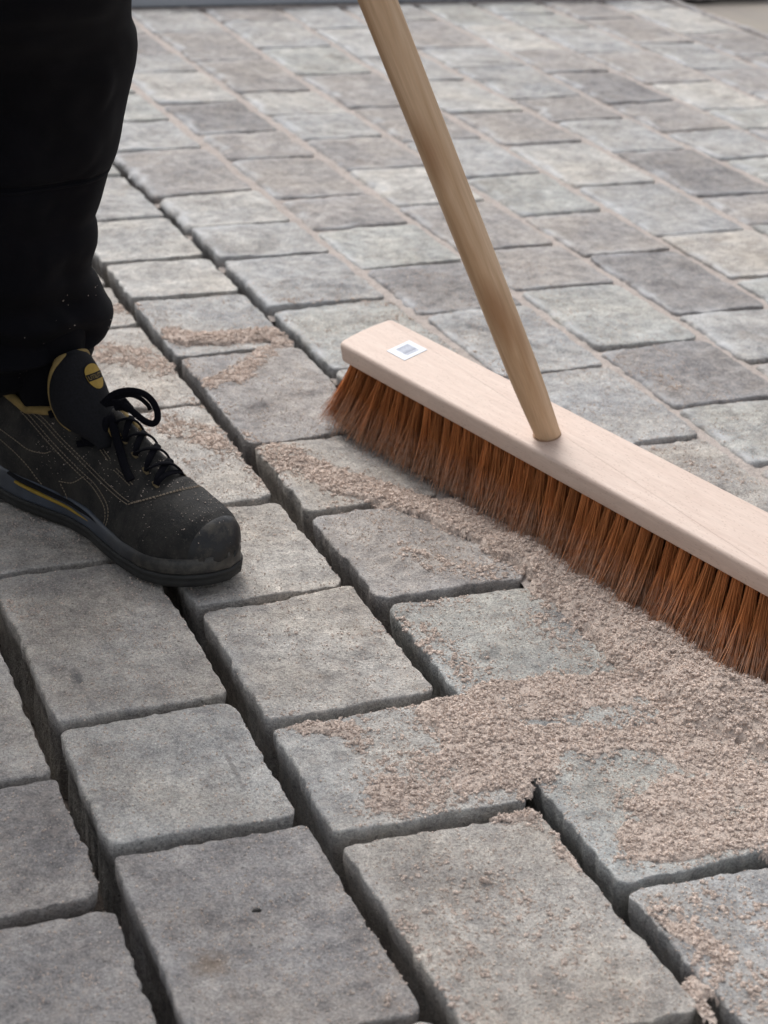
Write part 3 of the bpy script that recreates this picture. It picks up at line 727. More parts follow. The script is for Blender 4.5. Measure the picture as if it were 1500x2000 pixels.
def tuft_mesh(seed):
    rg = np.random.default_rng(seed); Vs, Fs, At = [], [], []; n = 0
    for i in range(190):
        a = rg.uniform(0, 2 * math.pi); r0 = .0047 * math.sqrt(rg.random()); r1 = r0 * rg.uniform(1.2, 2.9) + abs(rg.normal()) * .0012 * (1 + (.5 if rg.random() < .08 else 0))
        a2 = a + rg.normal() * .25; Lf = .0850 * rg.uniform(.88, 1.03)
        t = np.array([0, .22, .45, .7, 1.0]); bend = rg.normal(size=2) * .0048
        rad = r0 + (r1 - r0) * t ** 1.7
        x = rad * np.cos(a + (a2 - a) * t) + bend[0] * t ** 2; y = rad * np.sin(a + (a2 - a) * t) + bend[1] * t ** 2; z = -Lf * t + .004
        fr = rg.uniform(.00024, .00042); q0 = rg.uniform(0, 6)
        for j in range(5):
            th = q0 + np.arange(3) * 2.094; rr2 = fr * (1 if j < 4 else .5)
            Vs.append(np.column_stack([x[j] + rr2 * np.cos(th), y[j] + rr2 * np.sin(th), np.full(3, z[j])]))
        Fs.append(grid_faces(5, 3, True) + n); n += 15; At.append(np.full(15, rg.beta(1.6, 1.6)))
    me = mesh_np('bristle_tuft', np.concatenate(Vs), np.concatenate(Fs), True, m_br)
    aa = me.attributes.new('fibre', 'FLOAT', 'POINT'); aa.data.foreach_set('value', np.concatenate(At).astype(np.float32)); return me
TM = [tuft_mesh(60 + i) for i in range(9)]
rt = random.Random(9); NC = 38
for r_i in range(5):
    for c_i in range(NC):
        s = (c_i + .5 + (.25 if r_i % 2 else -.25)) / NC
        x = -BLEN / 2 + .012 + s * (BLEN - .024); t = .009 + r_i * .0128; y = -BWID / 2 + t
        dl = x + BLEN / 2; dr = BLEN / 2 - x
        lean_x = -.52 * math.exp(-dl / .075) + .45 * math.exp(-dr / .06) + rt.uniform(-.03, .03)
        lean_y = .24 - .05 * r_i + .44 * sstep(-.02, .30, x) + rt.uniform(-.05, .05) + rt.uniform(-.03, .03) + .05 * math.sin(x * 17)
        d = Vector((lean_x, -lean_y, -1)).normalized()
        dw = bL * d[0] + by * d[1] + bn * d[2]; rootz = (B_O + bL * x + by * y + bn * (TOPZ - BTH))[2]; zs = min(1.32, max(.85, rootz / -dw[2] * 1.0 / .083))
        o = link('bristle_tuft', TM[rt.randrange(9)], broom)
        o.matrix_local = Matrix.Translation((x, y, TOPZ - BTH + .001)) @ (-d).to_track_quat('Z', 'Y').to_matrix().to_4x4() @ Matrix.Rotation(rt.uniform(0, 6.28), 4, 'Z') @ Matrix.Diagonal((1.05, 1.05, zs * rt.uniform(.96, 1.02), 1))

# ------------------------------------------------------------------ the worker
person = link('person', None, loc=(.33, 1.62, 0), label='person in black work trousers and scuffed dark work shoe standing left of the broom', cat='person')
PB = np.array([.33, 1.62, 0])
fd = unit([.46, -.888, 0]); fl = np.array([-fd[1], fd[0], 0]); 
SH_O = np.array([.474, 1.352, 0]) - .305 * fd + np.array([0, 0, .0035])
def sw(P): P = np.asarray(P, float); return SH_O + P[..., :1] * fd + P[..., 1:2] * fl + P[..., 2:3] * np.array([0, 0, 1])
XS = np.array([0, .004, .012, .03, .06, .09, .12, .15, .18, .21, .24, .262, .28, .291, .298, .3005])
MED = -np.array([.004, .016, .026, .034, .0355, .032, .0285, .031, .040, .0475, .0505, .0475, .041, .032, .020, .006])
LAT = np.array([.004, .016, .026, .034, .038, .0395, .0405, .0425, .0440, .0435, .0395, .0335, .0255, .0175, .0085, .000])
def sm(x, ys):
    "smooth curve through the stations"
    y = 0
    for o_, w_ in ((-.006, .25), (0, .5), (.006, .25)): y = y + w_ * np.interp(np.clip(x + o_, 0, .3005), XS, ys)
    e = np.minimum(x - 0, .3005 - x); k = np.clip(e / .008, 0, 1)
    return y * k + np.interp(x, XS, ys) * (1 - k)
ZB = lambda x: np.interp(x, [0, .08, .16, .22, .3], [.034, .033, .027, .024, .026])
TOE = lambda x: .007 * sstep(.24, .305, x)           # toe spring
HT = lambda x: np.interp(x, [0, .06, .125, .15, .17, .19, .22, .25, .275, .287, .294, .298, .3005], [.12, .12, .120, .110, .100, .092, .078, .069, .063, .056, .048, .041, .034])
ZR = lambda x: np.interp(x, [0, .02, .06, .10, .13], [.103, .103, .094, .102, .108])
NT = 61
def section(x, off=0.0):
    th = np.linspace(0, 1, NT); med, lat = sm(x, MED) + .001, sm(x, LAT) - .001; mid, hw = (med + lat) / 2, (lat - med) / 2
    zb, h = ZB(x) - .006 + TOE(x), HT(x)
    c, s = -np.cos(math.pi * th), np.sin(math.pi * th)
    pk = np.interp(x, [.12, .17, .23, .27], [.0, .0, .35, .6])       # boxier at the toe
    yy = np.sign(c) * np.abs(c) ** (1.05 - .35 * pk); zz = s ** (.92 - .36 * pk)
    lean = np.interp(x, [.12, .16, .22, .26], [.42, .36, .16, 0])
    Y = mid + hw * yy * (1 + .05 * np.sin(math.pi * zz) - lean * zz ** 1.5) + .004 * zz; Zc = zb + (h - zb) * zz
    if x < .14:
        zr = ZR(x); ro = max(.010, min(hw - .006, .033)) if hw > .012 else hw * .8
        t = th; side = np.where(t < .5, -1, 1); q = np.where(t < .5, t, 1 - t) * 2       # 0 bottom .. 1 middle
        up = np.clip(q / .62, 0, 1)
        wy = np.where(side < 0, med, lat) ; iy = mid + side * ro
        Yo = wy + (iy - wy) * up ** 1.6 + side * .004 * np.sin(math.pi * up); Zo = zb + (zr - zb) * up
        rim = np.clip((q - .62) / .12, 0, 1); Yo = Yo - side * .007 * rim; Zo = Zo + .004 * np.sin(math.pi * rim)
        dn = np.clip((q - .74) / .26, 0, 1); Zo = Zo - (zr - .045) * np.clip(dn * 1.6, 0, 1); Yo = Yo * (1 - dn) + mid * dn
        k = sstep(.112, .14, x); Y = Yo * (1 - k) + Y * k; Zc = Zo * (1 - k) + Zc * k
    P = np.column_stack([np.full(NT, x), Y, Zc])
    return P
xs = np.concatenate([np.linspace(0, .02, 8), np.linspace(.024, .26, 72), np.linspace(.263, .3005, 18)])
UP = np.array([section(x) for x in xs])
# heel and toe rounded in plan; leather creases over the ball of the foot
nrm = lambda G_: (lambda a, b: np.cross(a, b) / (np.linalg.norm(np.cross(a, b), axis=-1)[..., None] + 1e-9))(np.gradient(G_, axis=0), np.gradient(G_, axis=1))
Nn = nrm(UP); 
if (Nn[40, NT // 2, 2]) < 0: Nn = -Nn
cre = .0016 * fbm(UP[..., 0] * 40, UP[..., 1] * 30, UP[..., 2] * 30, 3)
cb = -.0022 * np.exp(-((UP[..., 0] - .222 + .25 * (UP[..., 1]) ) / .004) ** 2) - .0018 * np.exp(-((UP[..., 0] - .205 + .1 * UP[..., 1]) / .003) ** 2) - .0016 * np.exp(-((UP[..., 0] - .238 + .3 * UP[..., 1]) / .003) ** 2)
thw = np.linspace(0, 1, NT)[None]; cb = cb * (sstep(.05, .25, thw) * sstep(.95, .75, thw))
UP = UP + Nn * (cre + cb)[..., None]
m_leather, nt_, b_ = mat('scuffed_nubuck')
P_ = N(nt_, 'ShaderNodeTexCoord').outputs['Object']
a_ = noise(nt_, P_, 45, 4, .65); f_ = noise(nt_, P_, 400, 3, .7); g_ = noise(nt_, P_, 1400, 2)
c_ = mixc(nt_, ramp(nt_, a_, .38, .68), rgb(.008, .008, .0085), rgb(.034, .031, .027))
c_ = mixc(nt_, math_(nt_, 'MULTIPLY', ramp(nt_, f_, .56, .74), .5), c_, rgb(.09, .078, .064))
lk(nt_, c_, b_.inputs['Base Color']); b_.inputs['Roughness'].default_value = .75; b_.inputs['Specular IOR Level'].default_value = .35
lk(nt_, bump(nt_, g_, .0004, .7, bump(nt_, f_, .0008, .6)), b_.inputs['Normal'])
m_toe, nt_, b_ = mat('scuffed_toe_rubber')
P_ = N(nt_, 'ShaderNodeTexCoord').outputs['Object']; a_ = noise(nt_, P_, 60, 5, .7, .6)
c_ = mixc(nt_, ramp(nt_, a_, .50, .72), rgb(.007, .007, .008), rgb(.085, .075, .06))
lk(nt_, c_, b_.inputs['Base Color']); lk(nt_, ramp(nt_, a_, .35, .65, rgb(.30, .30, .30), rgb(.75, .75, .75)), b_.inputs['Roughness']); lk(nt_, bump(nt_, a_, .0012, .6), b_.inputs['Normal'])
m_out = simple('outsole_rubber', (.016, .016, .015), .7, 80, .4, .0006)
m_midb = simple('blue_grey_midsole', (.040, .050, .068), .42, 40, .35, .0003)
m_yel = simple('yellow_lining', (.24, .165, .055), .8, 90, .25, .0004)
m_tab = simple('dull_eyelet_tab', (.13, .095, .045), .75)
m_yel2 = simple('yellow_badge', (.33, .21, .022), .6, 120, .15)
m_blk = simple('black_padded_fabric', (.007, .007, .009), .85, 500, .4, .0003, .25)
m_lace = simple('black_lace', (.0045, .0045, .007), .95, 900, .5, .0006, .1)
m_thr = simple('tan_thread', (.25, .20, .145), .8)
def sl(P): return sw(P) - PB
shoe = link('shoe', mesh_np('shoe', sl(UP).reshape(-1, 3), grid_faces(len(xs), NT), True, m_leather), person)
UW = sw(UP)
ubvh = BVHTree.FromPolygons(UW.reshape(-1, 3).tolist(), [tuple(int(v) for v in f) for f in grid_faces(len(xs), NT)])
def solid(G_, t, mat_, name, parent):
    "a sheet of grid G_ (rows, cols, 3) given thickness t outwards, edges closed"
    nn = nrm(G_); c = G_.mean((0, 1)); 
    if np.sum(nn * (G_ - c)) < 0: nn = -nn
    r, q = G_.shape[:2]; top = G_ + nn * (np.asarray(t).reshape(-1, 1, 1) if np.ndim(t) else t); e = np.zeros((r, q)); 
    V = np.concatenate([top.reshape(-1, 3), (G_ - nn * .001).reshape(-1, 3)]); F = grid_faces(r, q); off_ = r * q
    bd = [(i, 0) for i in range(r)] + [(r - 1, j) for j in range(1, q)] + [(i, q - 1) for i in range(r - 2, -1, -1)] + [(0, j) for j in range(q - 2, 0, -1)]
    bi = np.array([i * q + j for i, j in bd]); b2 = np.roll(bi, -1)
    F = np.concatenate([F, np.column_stack([bi, b2, b2 + off_, bi + off_])])
    return link(name, mesh_np(name, V, F, True, mat_), parent)
# toe bumper
ti = np.where(xs > .277)[0]
Gt = UP[ti].copy(); 
solid(sl(Gt[:, 1:-1]), np.interp(np.arange(len(ti)), [0, 3, 99], [-.0006, .0006, .0008]), m_toe, 'toe_cap', shoe)
# low rubber foxing that climbs the side in front of the arch
# sole: rows of outline
def sole_mesh(rows, mat_, name):
    xs_ = np.concatenate([np.linspace(0, .3005, 70)])
    o1 = np.column_stack([xs_, sm(xs_, MED)]); o2 = np.column_stack([xs_[::-1], sm(xs_, LAT)[::-1]]); ol_ = np.concatenate([o1, o2[1:-1]])
    d = np.roll(ol_, -1, 0) - np.roll(ol_, 1, 0); d /= np.linalg.norm(d, axis=1)[:, None] + 1e-9; nn = np.column_stack([d[:, 1], -d[:, 0]])
    # smooth the normals so that tip and heel stay round
    for _ in range(3): nn = nn + np.roll(nn, 1, 0) + np.roll(nn, -1, 0); nn /= np.linalg.norm(nn, axis=1)[:, None]
    n = len(ol_); V = []
    for out_, z in rows:
        q = ol_ + nn * out_; zz_ = (z(ol_[:, 0]) if callable(z) else np.full(n, z)) + TOE(ol_[:, 0]); V.append(np.column_stack([q, zz_]))
    return mesh_np(name, sl(np.concatenate(V)).reshape(-1, 3), [grid_faces(len(rows), n, True), np.arange(n)[::-1][None], (np.arange(n) + (len(rows) - 1) * n)[None]], True, mat_)
link('outsole', sole_mesh([(-.004, 0), (.001, .0005), (.0025, .002), (.003, .006), (.0022, .0075), (.0034, .009), (.0034, .0115), (.0015, .0125), (-.002, .0127)], m_out, 'outsole'), shoe)
nt_ = m_midb.node_tree; b_ = nt_.nodes['Principled BSDF']
P_ = N(nt_, 'ShaderNodeTexCoord').outputs['Object']; dp = N(nt_, 'ShaderNodeVectorMath', operation='DOT_PRODUCT'); lk(nt_, P_, dp.inputs[0]); dp.inputs[1].default_value = tuple(fd)
x0_ = float((SH_O - PB) @ fd); mr = N(nt_, 'ShaderNodeMapRange'); lk(nt_, dp.outputs['Value'], mr.inputs[0]); mr.inputs[1].default_value = x0_ + .175; mr.inputs[2].default_value = x0_ + .235
ob_ = b_.inputs['Base Color'].links[0].from_socket
lk(nt_, mixc(nt_, mr.outputs[0], ob_, mixc(nt_, ramp(nt_, noise(nt_, P_, 70, 4, .7), .4, .7), rgb(.018, .017, .016), rgb(.075, .068, .055))), b_.inputs['Base Color'])
mz = lambda x: ZB(x) + .001
link('midsole', sole_mesh([(-.003, .0120), (.0015, .0126), (.0022, .014), (.0012, .0165), (.0016, lambda x: (mz(x) + .017) / 2), (.0006, lambda x: mz(x) - .0035), (.0002, mz), (-.004, mz)], m_midb, 'midsole'), shoe)
# yellow strip and dark recess in the arch of the midsole
xa = np.linspace(.055, .150, 30); ya = sm(xa, MED)
yb_ = MB(); yb_.tube(np.column_stack([xa, ya - .0012, np.interp(xa, [.055, .15], [.0275, .0190])]), np.interp(xa, [.055, .08, .13, .15], [.0018, .0026, .0018, .0004]), 8, flat=((0, 0, 1), .8))
link('sole_accent', (lambda m_: m_)(mesh_np('sole_accent', sl(np.concatenate(yb_.V)), [np.concatenate(f) for f in yb_.F.values() if f], True, m_yel2)), shoe)
xa = np.linspace(.045, .165, 34); ya = sm(xa, MED); yb_ = MB()
yb_.tube(np.column_stack([xa, ya - .0004, np.interp(xa, [.045, .165], [.0330, .0235])]), np.interp(xa, [.045, .07, .14, .165], [.003, .0045, .0030, .0006]), 8, flat=((0, 0, 1), .5))
link('arch_recess', mesh_np('arch_recess', sl(np.concatenate(yb_.V)), [np.concatenate(f) for f in yb_.F.values() if f], True, m_blk), shoe)
def tube_part(name, pts, r, m_, parent, n=8, flat=None, local=True):
    b = MB(); b.tube(sl(pts) if local else np.asarray(pts) - PB, r, n, flat); return link(name, b.mesh(name, m_), parent)
# collar lining
rim_m = np.array([UP[i, int(NT * .335)] for i in range(3, 50)]); rim_l = np.array([UP[i, NT - 1 - int(NT * .335)] for i in range(3, 50)])
rimp = np.concatenate([rim_m[::-1], rim_l]) + np.array([0, 0, .0012]); 
tube_part('collar_lining', spline(rimp[::3], 160), .0042, m_yel, shoe, 10)
# tongue
aa, bb = np.meshgrid(np.linspace(-1, 1, 41), np.linspace(0, 1, 36))
def tongue(a, b, off=0.0):
    hwid = np.where(b < .45, .014 + .017 * sstep(0, .40, b), .031 * np.sqrt(np.clip(1 - ((b - .45) / .56) ** 2, 0, 1)))
    ang = a * hwid / .031 * 1.30
    cx = np.interp(b, [0, .5, 1], [.158, .128, .108]); cz = np.interp(b, [0, .5, 1], [.088, .124, .161])
    r = .029 + off
    return np.stack([cx - .032 + r * np.cos(ang) + .0, r * 1.0 * np.sin(ang) - .004, cz - .012 * (1 - np.cos(ang)) + 0 * b], -1)
puff = .006 * (1 - np.abs(aa) ** 4) * np.sin(np.clip(bb, .02, .98) * math.pi) ** .5
T1 = tongue(aa, bb, puff + .001); T2 = tongue(aa, bb, -.006)
Vt = sl(np.concatenate([T1.reshape(-1, 3), T2.reshape(-1, 3)])); ft = grid_faces(36, 41); nT = 36 * 41
bd = [i * 41 for i in range(36)] + [35 * 41 + j for j in range(1, 41)] + [i * 41 + 40 for i in range(34, -1, -1)] + [j for j in range(39, 0, -1)]
bd = np.array(bd); b2 = np.roll(bd, -1); ft = np.concatenate([ft, ft + nT, np.column_stack([bd, b2, b2 + nT, bd + nT])])
link('tongue', mesh_np('tongue', Vt, ft, True, m_blk), shoe)
eb = np.concatenate([np.linspace(.25, .99, 24), np.linspace(.99, .25, 24)[1:]]); ea = np.concatenate([-np.ones(24), np.ones(23)])
tube_part('tongue_piping', spline(tongue(ea, eb, -.0035)[::2], 120), .0036, m_yel, shoe, 10)
# round badge on the tongue
BA, BBm = .20, .80
def badge(u_, v_, off): return tongue(BA + u_ / .031 / 1.3 * 1.0 / np.maximum(np.sqrt(np.clip(1 - ((BBm + v_ / .085 - .45) / .56) ** 2, .3, 1)), .3), BBm - .06 + v_ / .085, .0072 + off)
rr0, tt0 = np.meshgrid(np.linspace(0, 1, 8), np.linspace(0, 2 * math.pi, 37))
Bp = badge(.0088 * rr0 * np.cos(tt0), .0120 * rr0 * np.sin(tt0), 0)
link('badge', mesh_np('badge', sl(Bp).reshape(-1, 3), grid_faces(37, 8), True, m_yel2), shoe)
uu0, vv0 = np.meshgrid(np.linspace(-.0084, .0084, 16), np.linspace(-.0030, .0034, 4))
link('badge_band', mesh_np('badge_band', sl(badge(uu0, vv0, .0004)).reshape(-1, 3), grid_faces(4, 16), True, m_blk), shoe)
fc = bpy.data.curves.new('lettering', 'FONT'); fc.body = 'UTILITY'; fc.size = .0056; fc.align_x = 'CENTER'; fc.align_y = 'CENTER'
fo = bpy.data.objects.new('lettering', fc); COL.objects.link(fo); bpy.context.view_layer.update()
fm = bpy.data.meshes.new_from_object(fo.evaluated_get(bpy.context.evaluated_depsgraph_get())); bpy.data.objects.remove(fo)
co = np.empty(len(fm.vertices) * 3, np.float32); fm.vertices.foreach_get('co', co); co = co.reshape(-1, 3)
wd = max(np.ptp(co[:, 0]), 1e-6); LP = badge(-co[:, 0] * .0130 / wd, co[:, 1] * .955 + .0002, .0009)
LP2 = badge(co[:, 0] * .0150 / wd, co[:, 1] * 1.0 + .0002, .0009)
fm.vertices.foreach_set('co', sl(LP2 if True else LP).astype(np.float32).ravel()); fm.materials.clear(); fm.materials.append(m_yel); fm.update()
link('lettering', fm, shoe)
# stitching, laid on the leather where its seams run
def hit(px, py, off=.0006):
    d = ray(px, py); h = ubvh.ray_cast(Vector((0, 0, CAM_H)), Vector(d))
    return None if h[0] is None else np.array(h[0]) - d * off
stm = MB()
def stitch(pts, dx=0, dy=0):
    P = spline(np.array(pts, float), 200) + np.array([dx, dy]); Q = [hit(*p) for p in P]; Q = [q for q in Q if q is not None]
    if len(Q) < 5: return
    Q = np.array(Q); sgl = np.linalg.norm(np.diff(Q, axis=0), axis=1); ok = np.concatenate([[True], sgl < .006]); 
    s_ = np.concatenate([[0], np.cumsum(np.minimum(sgl, .006))]); t = 0
    while t + .002 < s_[-1]:
        a = np.array([np.interp(t, s_, Q[:, i]) for i in range(3)]); b = np.array([np.interp(t + .0021, s_, Q[:, i]) for i in range(3)])
        if np.linalg.norm(b - a) < .004: stm.tube([a - PB, (a + b) / 2 - PB, b - PB], .00045, 5)
        t += .0032
for pts, offs in (([(40,803),(60,825),(90,860),(120,892),(150,922),(175,945),(190,965),(203,990),(205,1010),(200,1030),(190,1048)], (0, 6)),
                  ([(50,797),(80,822),(110,855),(140,885),(170,915),(200,945),(230,972),(248,985)], (0, 6)),
                  ([(0,838),(30,860),(55,878),(85,885),(103,880)], (0,)), ([(0,858),(30,885),(55,912),(72,935),(85,950)], (0,)),
                  ([(115,940),(140,943),(160,933),(168,930)], (0,)), ([(118,945),(130,970),(133,990),(140,1005),(150,1012)], (0,)),
                  ([(122,808),(140,828)], (0, 5)), ([(188,868),(212,902)], (0, 5)), ([(222,918),(255,950)], (0, 5)),
                  ([(250,985),(300,972),(350,958),(400,948)], (0, 5))):
    for o_ in offs: stitch(pts, o_, -o_ * .6)
link('stitching', stm.mesh('stitching', m_thr), shoe)
# eyelet tabs
def US(x, th, off=0):
    i = np.clip(np.searchsorted(xs, x), 1, len(xs) - 1); f = (x - xs[i - 1]) / (xs[i] - xs[i - 1]); j = th * (NT - 1); j0 = int(min(j, NT - 2)); g_ = j - j0
    p = (UP[i - 1, j0] * (1 - g_) + UP[i - 1, j0 + 1] * g_) * (1 - f) + (UP[i, j0] * (1 - g_) + UP[i, j0 + 1] * g_) * f
    return p + Nn[i, int(round(j))] * off
EX = [.150, .168, .186, .204, .220]
for x in EX:
    for th in (.365, .635):
        p0, p1 = US(x - .004, th, .0008), US(x + .003, th, .0008)
        tube_part('eyelet', np.array([p0, (p0 + p1) / 2, p1]), [.0018, .0026, .0016], m_tab, shoe, 10, flat=(Nn[50, int(th * (NT - 1))], .3))
def over(x0, t0, x1, t1, lift=.0045, r=.0030):
    q = [US(x0 + (x1 - x0) * s_, t0 + (t1 - t0) * s_, .0012 + lift * math.sin(math.pi * s_) ** .6) for s_ in np.linspace(0, 1, 14)]
    tube_part('lace', np.array(q), r, m_lace, shoe, 8, flat=((.5, 0, .85), .38))
for i in range(4):
    over(EX[i], .365, EX[i + 1], .635, .0050); over(EX[i], .635, EX[i + 1], .365, .0036)
over(EX[4], .365, EX[4], .635, .0035)
def lacepx(pts, depth_off, r=.0032, free=None, ratio=.35):
    "a lace lying where the photograph shows it: over the shoe, or free at the knot's distance"
    P = spline(np.array(pts, float), 40); Q = []
    for i, p in enumerate(P):
        d = ray(*p); s_ = i / (len(P) - 1)
        dist = knot_d + free * math.sin(math.pi * s_) if free is not None else None
        if free is None:
            h = ubvh.ray_cast(Vector((0, 0, CAM_H)), Vector(d)); dist = (h[3] - depth_off) if h[0] is not None else knot_d - .004
            dist = min(dist, knot_d + .045)
        Q.append(np.array([0, 0, CAM_H]) + d * dist)
    Q = np.array(Q)
    for _ in range(4): Q[1:-1] = (Q[:-2] + 2 * Q[1:-1] + Q[2:]) / 4
    tube_part('lace', Q, r, m_lace, shoe, 8, flat=(ray(*pts[0]), ratio), local=False)
knot = sw(np.array(US(.150, .52, .008))); knot_d = np.linalg.norm(knot - np.array([0, 0, CAM_H]))
lacepx([(200,790),(222,768),(258,762),(288,772),(305,795),(309,818),(298,829),(278,820),(255,800),(230,785),(205,790)], 0, .0030, free=-.018, ratio=.40)
lacepx([(205,788),(245,772),(270,776),(288,790),(293,800)], 0, .0020, free=-.008)
lacepx([(203,790),(190,812),(174,838),(166,856),(178,866),(198,850),(208,820),(206,792)], .008, .0036)
lacepx([(206,790),(216,815),(226,850),(236,885),(246,918),(256,938)], .006, .0040)
lacepx([(200,792),(188,815),(184,845),(176,862),(150,868)], .006, .0030)
lacepx([(96,810),(125,800),(160,792),(196,782)], .006, .0034)
kn = MB(); kp = sw(np.array([US(.143, .46, .008), US(.147, .5, .012), US(.150, .55, .008)])) - PB; kn.tube(kp, [.004, .0062, .004], 12); link('lace_knot', kn.mesh('lace_knot', m_lace), shoe)

sk = MB(); an = sw(np.array([[.066, .002, .05], [.064, .002, .10], [.060, .002, .16], [.055, .002, .24]])) - PB
sk.tube(an, [.026, .029, .034, .040], 40)
sock = link('sock', sk.mesh('sock', m_blk), person)
# the other shoe of the pair, out of the picture to the left
mir = Matrix.Identity(4)
C2 = SH_O + fd * .15 - PB
def reflect():
    n_ = Vector(fl); Rf = Matrix.Identity(3) - 2 * Matrix([[n_[i] * n_[j] for j in range(3)] for i in range(3)])
    return Matrix.Translation(Vector(C2) + Vector(-.33 * fl - .12 * fd)) @ Rf.to_4x4() @ Matrix.Translation(-Vector(C2))
s2 = shoe.copy(); COL.objects.link(s2); s2.parent = person; s2.matrix_local = reflect()
for ch in list(shoe.children):
    c2 = ch.copy(); COL.objects.link(c2); c2.parent = s2

# trousers
SIL = [(748,177,.080),(725,179,.100),(700,181,.125),(690,182,.132),(670,183,.142),(658,185,.150),(662,196,.149),(655,208,.153),(640,215,.160),(620,218,.172),(608,217,.180),(590,208,.192),(572,198,.203),(553,186,.215),(535,176,.226),(510,180,.240),(485,189,.254),(462,191,.266),(445,189,.275),(428,184,.284),
       (400,194,.298),(370,203,.312),(340,211,.326),(326,214,.332),(318,222,.335),(300,229,.344),(270,236,.358),(220,245,.382),(170,256,.406),(130,264,.426),(95,268,.443),(70,265,.456),(45,254,.470),(20,252,.483),(0,252,.494),(-60,262,.52)]
cr_h = unit([R[0][0], R[1][0], 0])
na = 112; th = np.arange(na) * 2 * math.pi / na
rings = []
for i, (py, px, z) in enumerate(SIL):
    e = at(px, py, z); r = np.interp(z, [.085, .12, .16, .25, .35, .45, .52], [.094, .097, .100, .088, .096, .106, .108])
    rings.append((e - cr_h * r, r, z))
last = rings[-1][0]
for z, r, bk in ((.60, .112, .035), (.70, .118, .075), (.80, .125, .11), (.88, .13, .13)):
    rings.append((np.array([last[0], last[1], z]) - fd * bk, r, z))
cs = np.array([q[0] for q in rings]); rs = np.array([q[1] for q in rings]); 
# resample densely
tt = np.linspace(0, len(rings) - 1, 300); ii = np.arange(len(rings))
C_ = np.column_stack([np.interp(tt, ii, cs[:, k]) for k in range(3)]); R_ = np.interp(tt, ii, rs)
for _ in range(2): C_[1:-1] = (C_[:-2] + 2 * C_[1:-1] + C_[2:]) / 4
def leg_tube(Cn, phase, detail=True):
    dirx = cr_h; diry = np.array([-dirx[1], dirx[0], 0])
    a = th[None, :]; z = Cn[:, 2][:, None]
    r = R_[:, None] * np.ones_like(a)
    zc = z + 0 * a; ca, sa = np.cos(a) + 0 * z, np.sin(a) + 0 * z
    fold = .014 * fbm(ca * 1.2 + phase, sa * 1.2, zc * 9, 2) + .0080 * np.abs(fbm(ca * 2.2 + phase, sa * 2.2, zc * 26 + .6 * ca, 2)) + .0016 * pn(ca * 5, sa * 5, zc * 60)
    low = sstep(.30, .14, zc); fold = fold + low * .006 * np.sin(zc * 150 + 2.5 * sa + 1.5 * pn(ca * 2, sa * 2, zc * 10))
    knee = .0025 * sstep(.338, .334, zc) * -1
    side = sstep(.80, 1.0, ca)                       # keep the outline of the photograph on that side
    r = r + fold * (1 - .85 * side) + knee * (1 - side)
    P = Cn[:, None, :] + r[..., None] * (np.cos(a)[..., None] * dirx + np.sin(a)[..., None] * diry)
    f_ = (P - Cn[:, None, :]) @ fd
    P[..., 2] += (f_ * .10) * sstep(.17, .10, zc)
    return P
L1 = leg_tube(C_, 0)
tm = MB(); tm.add(L1.reshape(-1, 3) - PB, grid_faces(len(C_), na, True))
C2_ = C_ - .33 * fl * sstep(1.1, .3, C_[:, 2:3]) * 1.0 - .12 * fd * sstep(.9, .2, C_[:, 2:3]); C2_[:, :2] = C_[:, :2] + (np.array([-.33, ] * 1)[0] * fl[:2] * np.interp(C_[:, 2], [.1, .9], [1, .62])[:, None]) + (-.12 * fd[:2] * np.interp(C_[:, 2], [.1, .9], [1, .0])[:, None])
L2 = leg_tube(C2_, 5); tm.add(L2.reshape(-1, 3) - PB, grid_faces(len(C_), na, True))
hipc = (C_[-1] + C2_[-1]) / 2
hr_ = []
for z, rx, ry in ((.80, .16, .11), (.86, .19, .135), (.92, .195, .14), (.99, .18, .125), (1.04, .165, .115), (1.045, .02, .02)):
    hr_.append(np.column_stack([hipc[0] + rx * np.cos(th) * fl[0] + ry * np.sin(th) * fd[0], hipc[1] + rx * np.cos(th) * fl[1] + ry * np.sin(th) * fd[1], np.full(na, z)]))
tm.add(np.concatenate(hr_) - PB, grid_faces(6, na, True))
m_tr, nt_, b_ = mat('black_work_trousers')
P_ = N(nt_, 'ShaderNodeTexCoord').outputs['Object']
wv = noise(nt_, P_, 900, 2, .6); wb = noise(nt_, P_, 12, 3)
c_ = mixc(nt_, ramp(nt_, wb, .3, .7), rgb(.0028, .0028, .0042), rgb(.0048, .0048, .0070))
sp = N(nt_, 'ShaderNodeTexVoronoi'); sp.inputs['Scale'].default_value = 95; lk(nt_, P_, sp.inputs['Vector'])
lk(nt_, c_, b_.inputs['Base Color']); b_.inputs['Roughness'].default_value = .9; b_.inputs['Specular IOR Level'].default_value = .12
lk(nt_, bump(nt_, wv, .0004, .5), b_.inputs['Normal'])
tr = link('trousers', tm.mesh('trousers', m_tr), person); sock.data.materials.clear(); sock.data.materials.append(m_tr)
# knee pocket hem
kz = .331; ki = int(np.argmin(np.abs(C_[:, 2] - kz))); hem = L1[ki] * 1.0; cc = C_[ki]; hem = cc + (hem - cc) * 1.004
hb_ = MB(); hb_.tube(np.concatenate([hem, hem[:1]]) - PB, .0012, 6, flat=((0, 0, 1), 1.6), cap=False); link('knee_pocket_hem', hb_.mesh('knee_pocket_hem', m_tr), tr)

